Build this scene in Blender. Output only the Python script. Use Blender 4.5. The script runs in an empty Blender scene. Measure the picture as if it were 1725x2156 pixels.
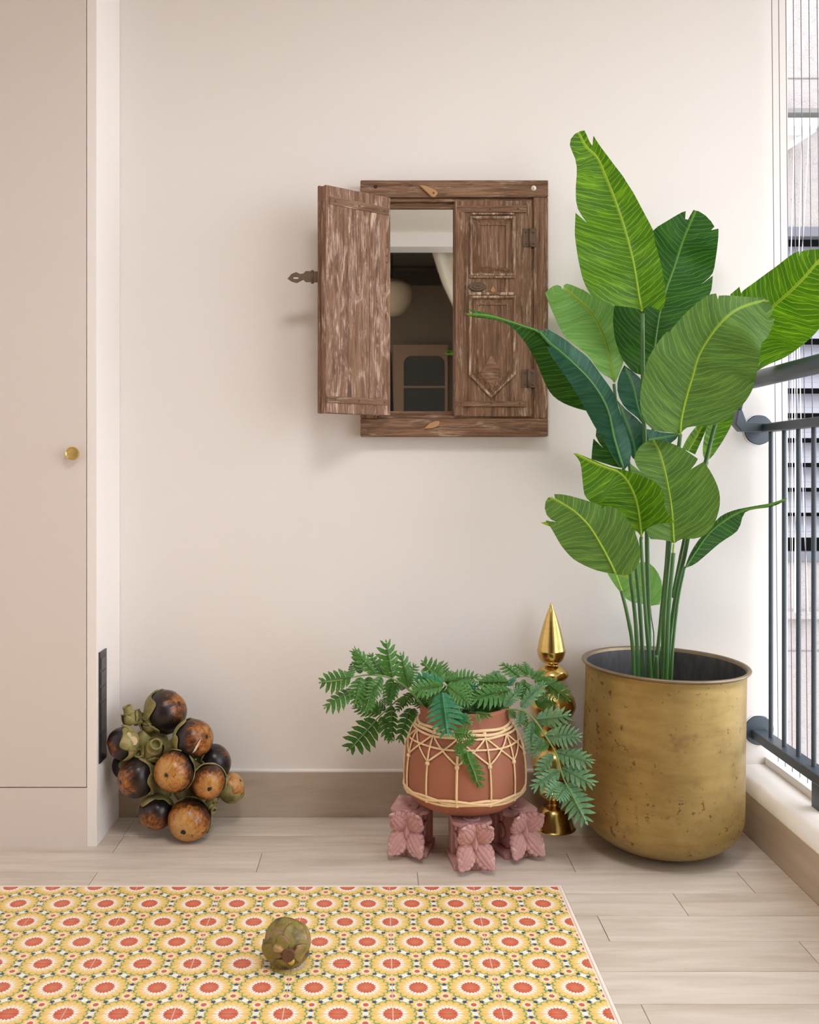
import bpy, bmesh, math, random
from mathutils import Vector, Matrix, Euler, Quaternion
from mathutils.geometry import delaunay_2d_cdt

sc = bpy.context.scene
COL = sc.collection
PI = math.pi
# ------------------------------------------------------------------ camera, sky, exposure
FPX, VX, VY, ZW = 1958.0, 797.0, 995.0, 2.708      # focal length in px, vanishing point, camera to end wall
cam_d = bpy.data.cameras.new('camera')
cam = bpy.data.objects.new('camera', cam_d)
COL.objects.link(cam)
cam.location = (0, -ZW, 1.0)
cam.rotation_euler = (PI / 2, 0, 0)
cam_d.sensor_fit = 'HORIZONTAL'
cam_d.sensor_width = 36
cam_d.lens = 36 * FPX / 1725
cam_d.shift_x = (862.5 - VX) / 1725
cam_d.shift_y = -(1078.0 - VY) / 1725
cam_d.clip_start = 0.02
sc.camera = cam

world = bpy.data.worlds.new('sky')
sc.world = world
world.use_nodes = True
bg = world.node_tree.nodes['Background']
bg.inputs['Color'].default_value = (0.915, 0.945, 1.0, 1)
bg.inputs['Strength'].default_value = 4.3

sc.view_settings.view_transform = 'Standard'
sc.view_settings.look = 'None'
sc.view_settings.gamma = 1
sc.view_settings.use_curve_mapping = False
sc.view_settings.exposure = 0.0
sc.cycles.max_bounces = 14
sc.cycles.diffuse_bounces = 10
sc.cycles.glossy_bounces = 6
sc.cycles.transmission_bounces = 6

# ------------------------------------------------------------------ helpers
def P(px, py, Z):
    """photo pixel at a distance Z from the lens -> world point"""
    return Vector(((px - VX) * Z / FPX, Z - ZW, 1 + (VY - py) * Z / FPX))

def lerp(a, b, t): return a + (b - a) * t

def smooth_path(pts, n):
    """Catmull-Rom through pts, n samples evenly spaced in length"""
    pts = [Vector(p) for p in pts]
    if len(pts) == 2:
        dense = [pts[0].lerp(pts[1], i / 20) for i in range(21)]
    else:
        ext = [pts[0] * 2 - pts[1]] + pts + [pts[-1] * 2 - pts[-2]]
        dense = []
        for i in range(1, len(ext) - 2):
            p0, p1, p2, p3 = ext[i - 1:i + 3]
            for k in range(12):
                t = k / 12
                dense.append(0.5 * ((2 * p1) + (p2 - p0) * t + (2 * p0 - 5 * p1 + 4 * p2 - p3) * t * t
                                    + (3 * p1 - p0 - 3 * p2 + p3) * t ** 3))
        dense.append(pts[-1])
    acc = [0]
    for a, b in zip(dense, dense[1:]):
        acc.append(acc[-1] + (b - a).length)
    out, j = [], 0
    for i in range(n):
        s = acc[-1] * i / (n - 1)
        while j < len(acc) - 2 and acc[j + 1] < s:
            j += 1
        d = acc[j + 1] - acc[j]
        out.append(dense[j].lerp(dense[j + 1], (s - acc[j]) / d if d > 1e-12 else 0))
    return out

class MB:
    """collects faces for ONE mesh object"""
    def __init__(s): s.v, s.f, s.uv = [], [], None
    def add(s, vs, fs):
        o = len(s.v)
        s.v += [Vector(v) for v in vs]
        s.f += [tuple(i + o for i in f) for f in fs]
        return s
    def box(s, lo, hi, M=None):
        x0, y0, z0 = lo; x1, y1, z1 = hi
        vs = [Vector(p) for p in ((x0, y0, z0), (x1, y0, z0), (x1, y1, z0), (x0, y1, z0),
                                  (x0, y0, z1), (x1, y0, z1), (x1, y1, z1), (x0, y1, z1))]
        if M: vs = [M @ v for v in vs]
        return s.add(vs, [(3, 2, 1, 0), (4, 5, 6, 7), (0, 1, 5, 4), (1, 2, 6, 5), (2, 3, 7, 6), (3, 0, 4, 7)])
    def prism(s, poly, axis, lo, hi):
        """2-D polygon extruded along axis ('x','y','z')"""
        n = len(poly)
        def mk(p, h):
            return {'x': (h, p[0], p[1]), 'y': (p[0], h, p[1]), 'z': (p[0], p[1], h)}[axis]
        vs = [mk(p, lo) for p in poly] + [mk(p, hi) for p in poly]
        fs = [tuple(range(n)), tuple(range(2 * n - 1, n - 1, -1))]
        fs += [(i, i + n, (i + 1) % n + n, (i + 1) % n) for i in range(n)]
        return s.add(vs, fs)
    def tube(s, path, rad, seg=8, flat=1.0, caps=True, closed=False):
        path = [Vector(p) for p in path]
        n = len(path)
        rs = rad if callable(rad) else (lambda t: rad)
        up = None; vs = []
        for i, p in enumerate(path):
            if closed: t = (path[(i + 1) % n] - path[i - 1]).normalized()
            else: t = (path[min(i + 1, n - 1)] - path[max(i - 1, 0)]).normalized()
            if up is None:
                up = Vector((0, 0, 1)) if abs(t.z) < .9 else Vector((0, 1, 0))
            u = (up - t * up.dot(t)).normalized()
            w = t.cross(u); up = u
            r = rs(i / (n - 1))
            for k in range(seg):
                a = 2 * PI * k / seg
                vs.append(p + u * (r * math.cos(a)) + w * (r * flat * math.sin(a)))
        fs = []
        m = n if closed else n - 1
        for i in range(m):
            for k in range(seg):
                a, b = i * seg + k, i * seg + (k + 1) % seg
                c, d = ((i + 1) % n) * seg + (k + 1) % seg, ((i + 1) % n) * seg + k
                fs.append((a, b, c, d))
        if caps and not closed:
            fs.append(tuple(range(seg - 1, -1, -1)))
            fs.append(tuple((n - 1) * seg + k for k in range(seg)))
        return s.add(vs, fs)
    def lathe(s, prof, seg=48, c=(0, 0, 0), M=None):
        vs, fs, rings = [], [], []
        for r, z in prof:
            if r < 1e-6:
                rings.append([len(vs)]); vs.append(Vector((c[0], c[1], c[2] + z)))
            else:
                rings.append(list(range(len(vs), len(vs) + seg)))
                vs += [Vector((c[0] + r * math.cos(2 * PI * k / seg), c[1] + r * math.sin(2 * PI * k / seg), c[2] + z)) for k in range(seg)]
        for A, B in zip(rings, rings[1:]):
            if len(A) == 1 and len(B) == 1: continue
            for k in range(seg):
                k2 = (k + 1) % seg
                if len(A) == 1: fs.append((A[0], B[k2], B[k]))
                elif len(B) == 1: fs.append((A[k], A[k2], B[0]))
                else: fs.append((A[k], A[k2], B[k2], B[k]))
        if M: vs = [M @ v for v in vs]
        return s.add(vs, fs)
    def grid(s, fn, nu, nv):
        vs = [fn(i / nu, j / nv) for i in range(nu + 1) for j in range(nv + 1)]
        fs = [(i * (nv + 1) + j, (i + 1) * (nv + 1) + j, (i + 1) * (nv + 1) + j + 1, i * (nv + 1) + j + 1)
              for i in range(nu) for j in range(nv)]
        return s.add(vs, fs)
    def mesh(s, name, off=Vector((0, 0, 0)), smooth=False, fix=True):
        me = bpy.data.meshes.new(name)
        me.from_pydata([v - off for v in s.v], [], s.f)
        if fix:
            bm = bmesh.new(); bm.from_mesh(me)
            bmesh.ops.recalc_face_normals(bm, faces=bm.faces)
            bm.to_mesh(me); bm.free()
        if smooth:
            me.polygons.foreach_set('use_smooth', [True] * len(me.polygons))
        me.update()
        return me
    def build(s, name, mat, parent=None, smooth=False, bevel=0, bseg=2, solid=0, subsurf=0, fix=True, angle=None, local=False):
        off = Vector((0, 0, 0))
        if parent is not None and not local:
            q = parent
            while q is not None:
                off += q.location; q = q.parent
        me = s.mesh(name, off, smooth, fix)
        o = bpy.data.objects.new(name, me)
        COL.objects.link(o)
        if mat: me.materials.append(mat)
        o.parent = parent
        if solid:
            m = o.modifiers.new('solidify', 'SOLIDIFY'); m.thickness = solid; m.offset = 0
        if subsurf:
            m = o.modifiers.new('subdivision', 'SUBSURF'); m.levels = m.render_levels = subsurf
        if bevel:
            m = o.modifiers.new('bevel', 'BEVEL'); m.width = bevel; m.segments = bseg; m.limit_method = 'ANGLE'
            m.angle_limit = math.radians(35)
        if angle is not None:
            me.set_sharp_from_angle(angle=math.radians(angle))
        return o

def tag(o, label=None, cat=None, group=None, kind=None):
    if label: o['label'] = label
    if cat: o['category'] = cat
    if group: o['group'] = group
    if kind: o['kind'] = kind
    return o

def thing(name, loc, label, cat, group=None):
    o = bpy.data.objects.new(name, None)
    COL.objects.link(o)
    o.empty_display_size = .05
    o.location = loc
    return tag(o, label, cat, group)

def put(name, me, mat_, parent, M):
    """a part that shares mesh data"""
    o = bpy.data.objects.new(name, me)
    COL.objects.link(o)
    o.parent = parent
    o.matrix_local = M
    return o

# ------------------------------------------------------------------ material helpers
def lin(r, g, b):
    f = lambda c: (c / 255 / 12.92) if c <= 10 else ((c / 255 + .055) / 1.055) ** 2.4
    return (f(r), f(g), f(b), 1)

class X:
    """shader arithmetic: every operator adds a Math node"""
    nt = None
    def __init__(s, k): s.k = k
    @staticmethod
    def m(op, *a):
        n = X.nt.nodes.new('ShaderNodeMath'); n.operation = op
        for i, q in enumerate(a):
            q = q.k if isinstance(q, X) else q
            if isinstance(q, (int, float)): n.inputs[i].default_value = q
            else: X.nt.links.new(q, n.inputs[i])
        return X(n.outputs[0])
    def __add__(s, o): return X.m('ADD', s, o)
    def __radd__(s, o): return X.m('ADD', o, s)
    def __sub__(s, o): return X.m('SUBTRACT', s, o)
    def __rsub__(s, o): return X.m('SUBTRACT', o, s)
    def __mul__(s, o): return X.m('MULTIPLY', s, o)
    def __rmul__(s, o): return X.m('MULTIPLY', o, s)
    def __truediv__(s, o): return X.m('DIVIDE', s, o)
    def __lt__(s, o): return X.m('LESS_THAN', s, o)
    def __gt__(s, o): return X.m('GREATER_THAN', s, o)
    def abs(s): return X.m('ABSOLUTE', s)
    def sqrt(s): return X.m('SQRT', s)
    def sin(s): return X.m('SINE', s)
    def cos(s): return X.m('COSINE', s)
    def fmod(s, p): return X.m('FLOORED_MODULO', s, p)
    def pow(s, p): return X.m('POWER', s, p)
    def clamp(s):
        r = X.m('ADD', s, 0.0); r.k.node.use_clamp = True; return r
    def step(s, a, b):
        n = X.nt.nodes.new('ShaderNodeMapRange'); n.interpolation_type = 'SMOOTHSTEP'
        X.nt.links.new(s.k, n.inputs[0]); n.inputs[1].default_value = a; n.inputs[2].default_value = b
        return X(n.outputs[0])

class Mat:
    def __init__(s, name, rough=.5, metal=0, spec=.5):
        s.mat = bpy.data.materials.new(name)
        s.mat.use_nodes = True
        s.nt = X.nt = s.mat.node_tree
        s.b = s.nt.nodes['Principled BSDF']
        s.out = s.nt.nodes['Material Output']
        s.b.inputs['Roughness'].default_value = rough
        s.b.inputs['Metallic'].default_value = metal
        s.b.inputs['Specular IOR Level'].default_value = spec
    def n(s, t, **kw):
        n = s.nt.nodes.new(t)
        for k, v in kw.items(): setattr(n, k, v)
        return n
    def link(s, a, b): s.nt.links.new(a.k if isinstance(a, X) else a, b)
    def coord(s, kind='Object', scale=(1, 1, 1), loc=(0, 0, 0), rand=False):
        tc = s.n('ShaderNodeTexCoord'); mp = s.n('ShaderNodeMapping')
        s.link(tc.outputs[kind], mp.inputs[0])
        mp.inputs['Scale'].default_value = scale
        mp.inputs['Location'].default_value = loc
        if rand:
            oi = s.n('ShaderNodeObjectInfo')
            cx = s.n('ShaderNodeCombineXYZ')
            r = X(oi.outputs['Random'])
            s.link(r * 37.0, cx.inputs[0]); s.link(r * 91.0, cx.inputs[1]); s.link(r * 53.0, cx.inputs[2])
            s.link(cx.outputs[0], mp.inputs['Location'])
        return mp.outputs[0]
    def sep(s, vec):
        n = s.n('ShaderNodeSeparateXYZ'); s.link(vec, n.inputs[0])
        return [X(o) for o in n.outputs]
    def noise(s, vec, scale=5, detail=4, rough=.55, dist=0):
        n = s.n('ShaderNodeTexNoise'); s.link(vec, n.inputs['Vector'])
        n.inputs['Scale'].default_value = scale; n.inputs['Detail'].default_value = detail
        n.inputs['Roughness'].default_value = rough; n.inputs['Distortion'].default_value = dist
        return X(n.outputs[0])
    def voro(s, vec, scale=5, feature='F1'):
        n = s.n('ShaderNodeTexVoronoi'); n.feature = feature; s.link(vec, n.inputs['Vector'])
        n.inputs['Scale'].default_value = scale
        return X(n.outputs[0])
    def mix(s, f, a, b, mode='MIX'):
        n = s.n('ShaderNodeMix', data_type='RGBA', blend_type=mode)
        for q, i in ((f, 0), (a, 6), (b, 7)):
            if isinstance(q, X): s.link(q, n.inputs[i])
            elif isinstance(q, (int, float)): n.inputs[i].default_value = q
            elif isinstance(q, tuple): n.inputs[i].default_value = q
            else: s.link(q, n.inputs[i])
        return n.outputs[2]
    def ramp(s, f, stops):
        n = s.n('ShaderNodeValToRGB'); s.link(f, n.inputs[0])
        e = n.color_ramp.elements
        while len(e) < len(stops): e.new(.5)
        for q, (p, c) in zip(e, stops): q.position = p; q.color = c
        return n.outputs[0]
    def color(s, c):
        if isinstance(c, tuple): s.b.inputs['Base Color'].default_value = c
        else: s.link(c, s.b.inputs['Base Color'])
        return s
    def bump(s, h, strength=.3, dist=.002):
        n = s.n('ShaderNodeBump'); s.link(h, n.inputs['Height'])
        n.inputs['Strength'].default_value = strength; n.inputs['Distance'].default_value = dist
        s.link(n.outputs[0], s.b.inputs['Normal']); return s
    def rough(s, r):
        s.link(r, s.b.inputs['Roughness']); return s

def plain(name, col, rough=.5, metal=0, spec=.5, nscale=0, namp=.1, bump=0):
    m = Mat(name, rough, metal, spec)
    if nscale:
        f = m.noise(m.coord(), nscale, 5)
        m.color(m.mix(f, tuple(c * (1 - namp) for c in col[:3]) + (1,), tuple(min(1, c * (1 + namp)) for c in col[:3]) + (1,)))
        if bump: m.bump(f, bump, .002)
    else: m.color(col)
    return m.mat

# ------------------------------------------------------------------ materials
def mk_wall():
    m = Mat('painted_plaster', .75, 0, .25)
    v = m.coord()
    f = m.noise(v, 1.6, 3)
    m.color(m.mix(f, lin(230, 224, 220), lin(234, 228, 224)))
    m.bump(m.noise(v, 60, 4), .06, .002)
    return m.mat
M_WALL = mk_wall()
M_CEIL = plain('ceiling_paint', lin(238, 231, 222), .85, 0, .2)
M_CAB = plain('lacquer', lin(221, 210, 203), .45, 0, .4, 2.0, .012)
M_WHITE = plain('white_paint', lin(240, 238, 236), .5, 0, .4)

def mk_stone(name, c1, c2, c3, along=0):
    m = Mat(name, .5, 0, .35)
    sc_ = [3.0, 3.0, 3.0]
    for i in range(3):
        if i != along: sc_[i] = 26.0
    v = m.coord('Object', tuple(sc_), rand=True)
    f = m.noise(v, 1.0, 6, .62, .35)
    oi = m.n('ShaderNodeObjectInfo'); r = X(oi.outputs['Random'])
    fine = m.noise(m.coord('Object', (60, 160, 160) if along == 0 else (160, 60, 160)), 4, 3)
    base = m.ramp((f + (r - .5) * .16 + (fine - .5) * .12).clamp(), [(.3, c1), (.5, c2), (.72, c3)])
    m.color(base)
    m.bump(fine, .08, .001)
    return m.mat
M_PLANK = mk_stone('stone_plank', lin(192, 178, 162), lin(208, 196, 182), lin(221, 211, 200))
M_SKIRT = mk_stone('stone_skirting', lin(174, 158, 141), lin(186, 171, 154), lin(198, 184, 168))
M_KERB = mk_stone('stone_kerb', lin(182, 164, 142), lin(194, 176, 154), lin(204, 188, 168), along=1)
M_GROUT = plain('grout', lin(240, 228, 216), .9, 0, .1)
M_JOINT = plain('joint_filler', lin(176, 164, 150), .9, 0, .1)
M_GREY = plain('grey_rail_paint', lin(66, 76, 86), .38, 0, .5, 30, .10, .12)
M_CABLE = plain('steel_cable', lin(120, 116, 128), .4, .3)
M_BLACK = plain('black_plastic', lin(34, 34, 38), .3, 0, .5)
M_BLACK2 = plain('black_switch_key', lin(24, 24, 27), .18, 0, .6)
M_GAP = plain('dark_gap', lin(70, 58, 50), .9, 0, 0)

TS = 0.2030                       # tile width; the print repeats on a triangular lattice, so a tile is TS x 0.866 TS
TD = TS * math.sqrt(3) / 2
def mk_tile():
    m = Mat('printed_tile', .42, 0, .4)
    x, y, z = m.sep(m.coord())
    a = TS / 2
    x = x / a; y = y / a
    q3 = math.sqrt(3)
    ax = (x + .5).fmod(1.0) - .5; ay = (y + q3 / 2).fmod(q3) - q3 / 2
    bx = x.fmod(1.0) - .5; by = y.fmod(q3) - q3 / 2
    useB = (bx * bx + by * by) < (ax * ax + ay * ay)
    qx = ax + useB * (bx - ax); qy = ay + useB * (by - ay)
    r = (qx * qx + qy * qy).sqrt()
    th = X.m('ARCTAN2', qy, qx)
    tp = ((th * (18 / (2 * PI)) + .5).fmod(1.0) - .5).abs() * 2.0      # 0 on a petal's axis, 1 between petals
    t6 = (th + PI / 6).fmod(PI / 3) - PI / 6
    u = r * t6.cos(); w = (r * t6.sin()).abs()
    du = u - .5
    # white disc and blue star on the cell edge
    disc = (du * du + w * w).sqrt() < .062
    bw = (w - .108).abs(); bu = du.abs()
    rb = (bw * bw + bu * bu).sqrt(); tb = X.m('ARCTAN2', bw, bu)
    star = rb < (.034 + .026 * (tb * 4.0).cos().abs().pow(2.0))
    # small flower on the cell corner
    sw = w - .28868
    rs = (sw * sw + du * du).sqrt(); ts = X.m('ARCTAN2', sw, du)
    ps = (((ts - PI / 2) * (9 / (2 * PI)) + .5).fmod(1.0) - .5).abs() * 2.0
    s_red = rs < (.064 - .016 * ps)
    s_white = rs < (.066 + .034 * ps)
    s_pet = rs < (.172 - .045 * ps * ps)
    # side buds beside the disc
    bud = (((du.abs() - .058) * 1.3).pow(2.0) + ((w - .066) * 1.0).pow(2.0)).sqrt() < .036
    R_red = r < (.198 - .036 * tp)
    R_white = r < (.200 + .085 * tp.pow(1.3))
    R_pet = r < (.420 - .056 * tp.pow(2.2))
    pale, yel = lin(246, 220, 168), lin(240, 200, 100)
    col = m.mix(m.noise(m.coord(), 160, 2), lin(104, 156, 122), lin(122, 166, 132))
    col = m.mix(star, col, lin(46, 74, 134))
    col = m.mix(bud, col, lin(244, 206, 110))
    edge_s = (ps.step(.72, 1.0)) * .35
    col = m.mix(s_pet, col, m.mix(edge_s, m.mix(rs.step(.08, .15), lin(248, 218, 160), lin(242, 200, 98)), lin(186, 158, 90)))
    col = m.mix(s_white, col, lin(244, 238, 232))
    col = m.mix(s_red, col, lin(206, 104, 76))
    col = m.mix(disc, col, lin(242, 242, 238))
    edge = tp.step(.72, 1.0) * .42
    pet = m.mix(edge, m.mix(r.step(.23, .40), pale, yel), lin(190, 160, 84))
    col = m.mix(R_pet, col, pet)
    col = m.mix(R_white, col, lin(247, 242, 236))
    col = m.mix(R_red, col, m.mix(r.step(.0, .19), lin(216, 128, 100), lin(206, 98, 70)))
    m.color(col)
    return m.mat
M_TILE = mk_tile()

def mk_wood(name, along, tint=0.0, pale=0.0):
    """aged stained wood with pale wash caught in the grain"""
    m = Mat(name, .68, 0, .25)
    s_ = [6.0, 6.0, 6.0]
    for i in range(3):
        if i != along: s_[i] = 130.0
    v = m.coord('Object', tuple(s_), rand=True)
    g = m.noise(v, 1.0, 6, .68, .6)
    s2 = [5.0, 5.0, 5.0]
    for i in range(3):
        if i != along: s2[i] = 22.0
    v2 = m.coord('Object', tuple(s2), rand=True)
    big = m.noise(v2, 1.5, 6, .65, 1.4)
    fine = m.noise(v, 2.6, 6, .75, .5)
    c = m.ramp(g, [(.28, lin(72, 50, 36)), (.42, lin(104, 76, 56)), (.54, lin(130, 98, 74)), (.70, lin(156, 122, 96))])
    c = m.mix((big.step(.40, .72) * (.35 + .5 * tint)).clamp(), c, lin(122 + int(20 * tint), 88 + int(14 * tint), 72 + int(26 * tint)))
    wash = (big * .50 + fine * .50).step(.52 - .10 * pale, .62 - .06 * pale)
    c = m.mix(wash * (.6 + pale), c, lin(206, 184, 158))
    dark = m.noise(v2, 2.6, 5, .65, .5).step(.56, .72)
    c = m.mix(dark * .55 * (.4 + g), c, lin(64, 50, 44))
    m.color(c)
    m.bump(g * .5 + fine * .5 - wash * .3, .6, .003)
    return m.mat
M_WOODX = mk_wood('aged_wood_x', 0)
M_WOODZ = mk_wood('aged_wood_z', 2)
M_WOODZP = mk_wood('aged_wood_mauve', 2, 1.0, .22)
M_WOODPALE = mk_wood('aged_wood_pale', 2, 0, .5)
M_IRON = plain('rusty_iron', lin(104, 84, 68), .6, .4, .4, 40, .3, .4)
M_PEG = plain('pale_wood_peg', lin(176, 134, 92), .6, 0, .3, 60, .15, .2)

def mk_mirror():
    m = Mat('mirror_glass', .015, 1)
    m.color((.86, .86, .84, 1)); return m.mat
M_MIRROR = mk_mirror()

def mk_brass_old():
    m = Mat('aged_brass', .46, .55, .4)
    v = m.coord()
    a = m.noise(v, 5, 5, .6, .4)
    b = m.noise(m.coord('Object', (6, 6, 26)), 1.6, 4, .6)
    c = m.ramp((a * .6 + b * .4), [(.3, lin(130, 104, 58)), (.46, lin(156, 130, 76)), (.58, lin(168, 142, 86)), (.74, lin(186, 154, 104))])
    gr = m.noise(v, 3.2, 3).step(.55, .75)
    c = m.mix(gr * .45, c, lin(146, 138, 76))
    spots = m.noise(v, 60, 3, .6).step(.60, .68) * m.noise(v, 9, 3).step(.40, .58)
    c = m.mix(spots * .75, c, lin(92, 62, 44))
    blot = m.noise(v, 12, 5, .68).step(.56, .72)
    c = m.mix(blot * .45, c, lin(120, 84, 58))
    m.color(c)
    m.rough((a * .3 + .27 + spots * .2))
    m.bump(m.noise(v, 20, 4) + spots * -.6, .10, .003)
    return m.mat
M_BRASSOLD = mk_brass_old()
def mk_brass_in():
    m = Mat('tinned_inside', .5, .7, .4)
    f = m.noise(m.coord('Object', (30, 30, 8)), 2, 5)
    m.color(m.mix(f, lin(70, 68, 68), lin(128, 126, 128))); return m.mat
M_BRASSIN = mk_brass_in()
def mk_brass_rim():
    m = Mat('worn_rim', .45, .8, .4)
    f = m.noise(m.coord(), 18, 4)
    m.color(m.mix(f, lin(112, 98, 80), lin(160, 142, 116))); return m.mat
M_BRASSRIM = mk_brass_rim()
def mk_brass():
    m = Mat('polished_brass', .2, 1)
    f = m.noise(m.coord('Object', (3, 3, 40)), 3, 3)
    m.color(m.mix(f, lin(206, 172, 96), lin(228, 198, 128))); m.rough(f * .12 + .14); return m.mat
M_BRASS = mk_brass()
def mk_terra():
    m = Mat('terracotta', .62, 0, .35)
    v = m.coord()
    c = m.mix(m.noise(v, 9, 5), lin(148, 92, 70), lin(168, 108, 84))
    c = m.mix(m.noise(v, 60, 3).step(.66, .8) * .35, c, lin(110, 64, 46))
    m.color(c); m.bump(m.noise(m.coord('Object', (6, 6, 70)), 2, 3), .1, .002); return m.mat
M_TERRA = mk_terra()
def mk_cane():
    m = Mat('cane', .5, 0, .4)
    f = m.noise(m.coord('Object', (40, 40, 40), rand=True), 2, 4)
    c = m.mix(f, lin(218, 184, 136), lin(240, 214, 172))
    c = m.mix(m.noise(m.coord('Object', (1, 1, 1), rand=True), 60, 3).step(.66, .76) * .5, c, lin(140, 96, 56))
    m.color(c); return m.mat
M_CANE = mk_cane()
def mk_pink():
    m = Mat('limed_pink_wood', .72, 0, .2)
    v = m.coord()
    c = m.mix(m.noise(v, 14, 5, .6), lin(180, 132, 130), lin(206, 164, 160))
    c = m.mix(m.noise(v, 36, 5, .65).step(.52, .7) * .6, c, lin(222, 192, 182))
    ao = m.n('ShaderNodeNewGeometry')
    c = m.mix(m.noise(v, 22, 3).step(.62, .78) * .4, c, lin(120, 78, 76))
    m.color(c); m.bump(m.noise(v, 90, 4), .35, .002); return m.mat
M_PINK = mk_pink()

def mk_leaf(name, c_dark, c_mid, c_light, c_rib, trans=.28, gloss=.33, vein=1.0):
    m = Mat(name, gloss + .08, 0, .28)
    tc = m.n('ShaderNodeTexCoord')
    s_, d_, _ = m.sep(tc.outputs['UV'])
    s_ = s_ * 1.0
    ad = d_.abs()
    wob = m.noise(m.coord('Object', (9, 9, 9), rand=True), 1, 3)
    s0 = s_ - ad * .42 - ad * ad * 2.2 + (wob - .5) * .012
    ph = (s0 * 74.0 + (m.noise(m.coord('UV', (30, 1, 1)), 1, 2) - .5) * 1.6).fmod(1.0)
    line = 1.0 - (ph - .5).abs().step(.02, .10)
    fine = 1.0 - ((s0 * 430.0).fmod(1.0) - .5).abs().step(.0, .3)
    cx = m.n('ShaderNodeCombineXYZ')
    m.link(s0 * 60.0, cx.inputs[0]); m.link(d_ * 9.0, cx.inputs[1])
    band = m.noise(cx.outputs[0], 1, 5, .65)
    c = m.ramp(band, [(.3, c_dark), (.52, c_mid), (.74, c_light)])
    c = m.mix(fine * .10 * vein, c, c_light)
    c = m.mix(line * .40 * vein, c, c_rib)
    rib = 1.0 - ad.step(.0010, .0050)
    c = m.mix(rib * .8, c, c_rib)
    m.color(c)
    m.bump(line * .5 + band * .6 + fine * .2, .22, .002)
    tr = m.n('ShaderNodeBsdfTranslucent'); m.link(c, tr.inputs['Color'])
    ms = m.n('ShaderNodeMixShader'); ms.inputs[0].default_value = trans
    m.link(m.b.outputs[0], ms.inputs[1]); m.link(tr.outputs[0], ms.inputs[2])
    m.link(ms.outputs[0], m.out.inputs['Surface'])
    return m.mat
M_LEAF_BRIGHT = mk_leaf('leaf_underside', lin(50, 100, 8), lin(76, 126, 12), lin(130, 180, 30), lin(186, 216, 66), .36)
M_LEAF_OLIVE = mk_leaf('leaf_olive', lin(64, 100, 40), lin(84, 122, 48), lin(116, 152, 60), lin(168, 196, 72), .24, .42, .75)
M_LEAF_TOP = mk_leaf('leaf_upper_side', lin(24, 66, 50), lin(38, 86, 62), lin(58, 108, 76), lin(92, 148, 84), .12, .30, .45)
M_LEAF_DARK = mk_leaf('leaf_deep_green', lin(22, 66, 14), lin(36, 86, 18), lin(60, 112, 26), lin(116, 160, 52), .22)
M_LEAF_LIGHT = mk_leaf('leaf_pale', lin(108, 168, 76), lin(128, 184, 96), lin(160, 208, 126), lin(196, 214, 80), .36)
def mk_stem():
    m = Mat('stem_green', .38, 0, .45)
    v = m.coord('Object', (30, 30, 5), rand=True)
    c = m.mix(m.noise(v, 1, 4), lin(44, 92, 48), lin(88, 126, 62))
    c = m.mix(m.noise(v, 2.2, 3).step(.6, .75) * .4, c, lin(120, 112, 74))
    m.color(c); return m.mat
M_STEM = mk_stem()
M_RIBD = plain('leaf_rib_deep', lin(84, 136, 70), .4, 0, .4, 30, .12)
M_RIB = plain('leaf_rib', lin(142, 180, 48), .4, 0, .4, 30, .12)
def mk_fern(name, a, b, cc, tr_=.25):
    m = Mat(name, .45, 0, .4)
    tc = m.n('ShaderNodeTexCoord')
    u_, v_, _ = m.sep(tc.outputs['UV'])
    f = m.noise(m.coord('Object', (30, 30, 30), rand=True), 1, 3)
    c = m.mix(f, a, b)
    rib = 1.0 - v_.abs().step(.0, .07)
    lob = 1.0 - (u_.fmod(1.0) - .5).abs().step(.02, .14)
    c = m.mix((rib * .7 + lob * .35).clamp(), c, cc)
    m.color(c)
    t = m.n('ShaderNodeBsdfTranslucent'); m.link(c, t.inputs['Color'])
    ms = m.n('ShaderNodeMixShader'); ms.inputs[0].default_value = tr_
    m.link(m.b.outputs[0], ms.inputs[1]); m.link(t.outputs[0], ms.inputs[2])
    m.link(ms.outputs[0], m.out.inputs['Surface']); return m.mat
M_FERN = mk_fern('fern_green', lin(50, 104, 40), lin(86, 142, 60), lin(132, 172, 100))
M_FERNB = mk_fern('fern_blue_green', lin(84, 134, 92), lin(114, 162, 116), lin(160, 194, 150))
M_FERND = mk_fern('fern_deep', lin(42, 94, 28), lin(66, 118, 42), lin(112, 152, 70))
M_FERNT = mk_fern('fern_teal', lin(30, 110, 70), lin(50, 136, 88), lin(100, 170, 120))
M_FSTEM = plain('fern_stem', lin(112, 146, 78), .5, 0, .4, 30, .15)

def mk_fruit(name, th):
    m = Mat(name, .3, 0, .5)
    tc = m.n('ShaderNodeTexCoord')
    x, y, z = m.sep(tc.outputs['Object'])
    rad = (x * x + y * y + z * z).sqrt()
    t = z / rad
    ang = X.m('ARCTAN2', y, x)
    v = m.coord('Object', (1, 1, 1), rand=True)
    cx = m.n('ShaderNodeCombineXYZ')
    m.link(ang * 4.0, cx.inputs[0]); m.link(t * 1.4, cx.inputs[1])
    streak = m.noise(cx.outputs[0], 1.6, 5, .7, .6)
    nz = m.noise(v, 34, 6, .7, 1.2)
    f = (t - th - .08) + (streak - .5) * 1.3 + (nz - .5) * 1.9
    c = m.ramp((f * .50 + .40).clamp(), [(.24, lin(32, 24, 26)), (.38, lin(52, 30, 22)), (.47, lin(104, 56, 22)), (.60, lin(160, 100, 38)), (.74, lin(184, 128, 62)), (.95, lin(200, 156, 98))])
    sp = m.noise(v, 60, 4, .6, 1.0).step(.64, .7)
    c = m.mix(sp * .7, c, lin(48, 26, 16))
    tip = (t + (nz - .5) * .05).step(.984, .996)
    c = m.mix(tip, c, lin(26, 18, 16))
    m.color(c)
    m.bump(nz + streak * .5, .12, .003)
    return m.mat
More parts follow.
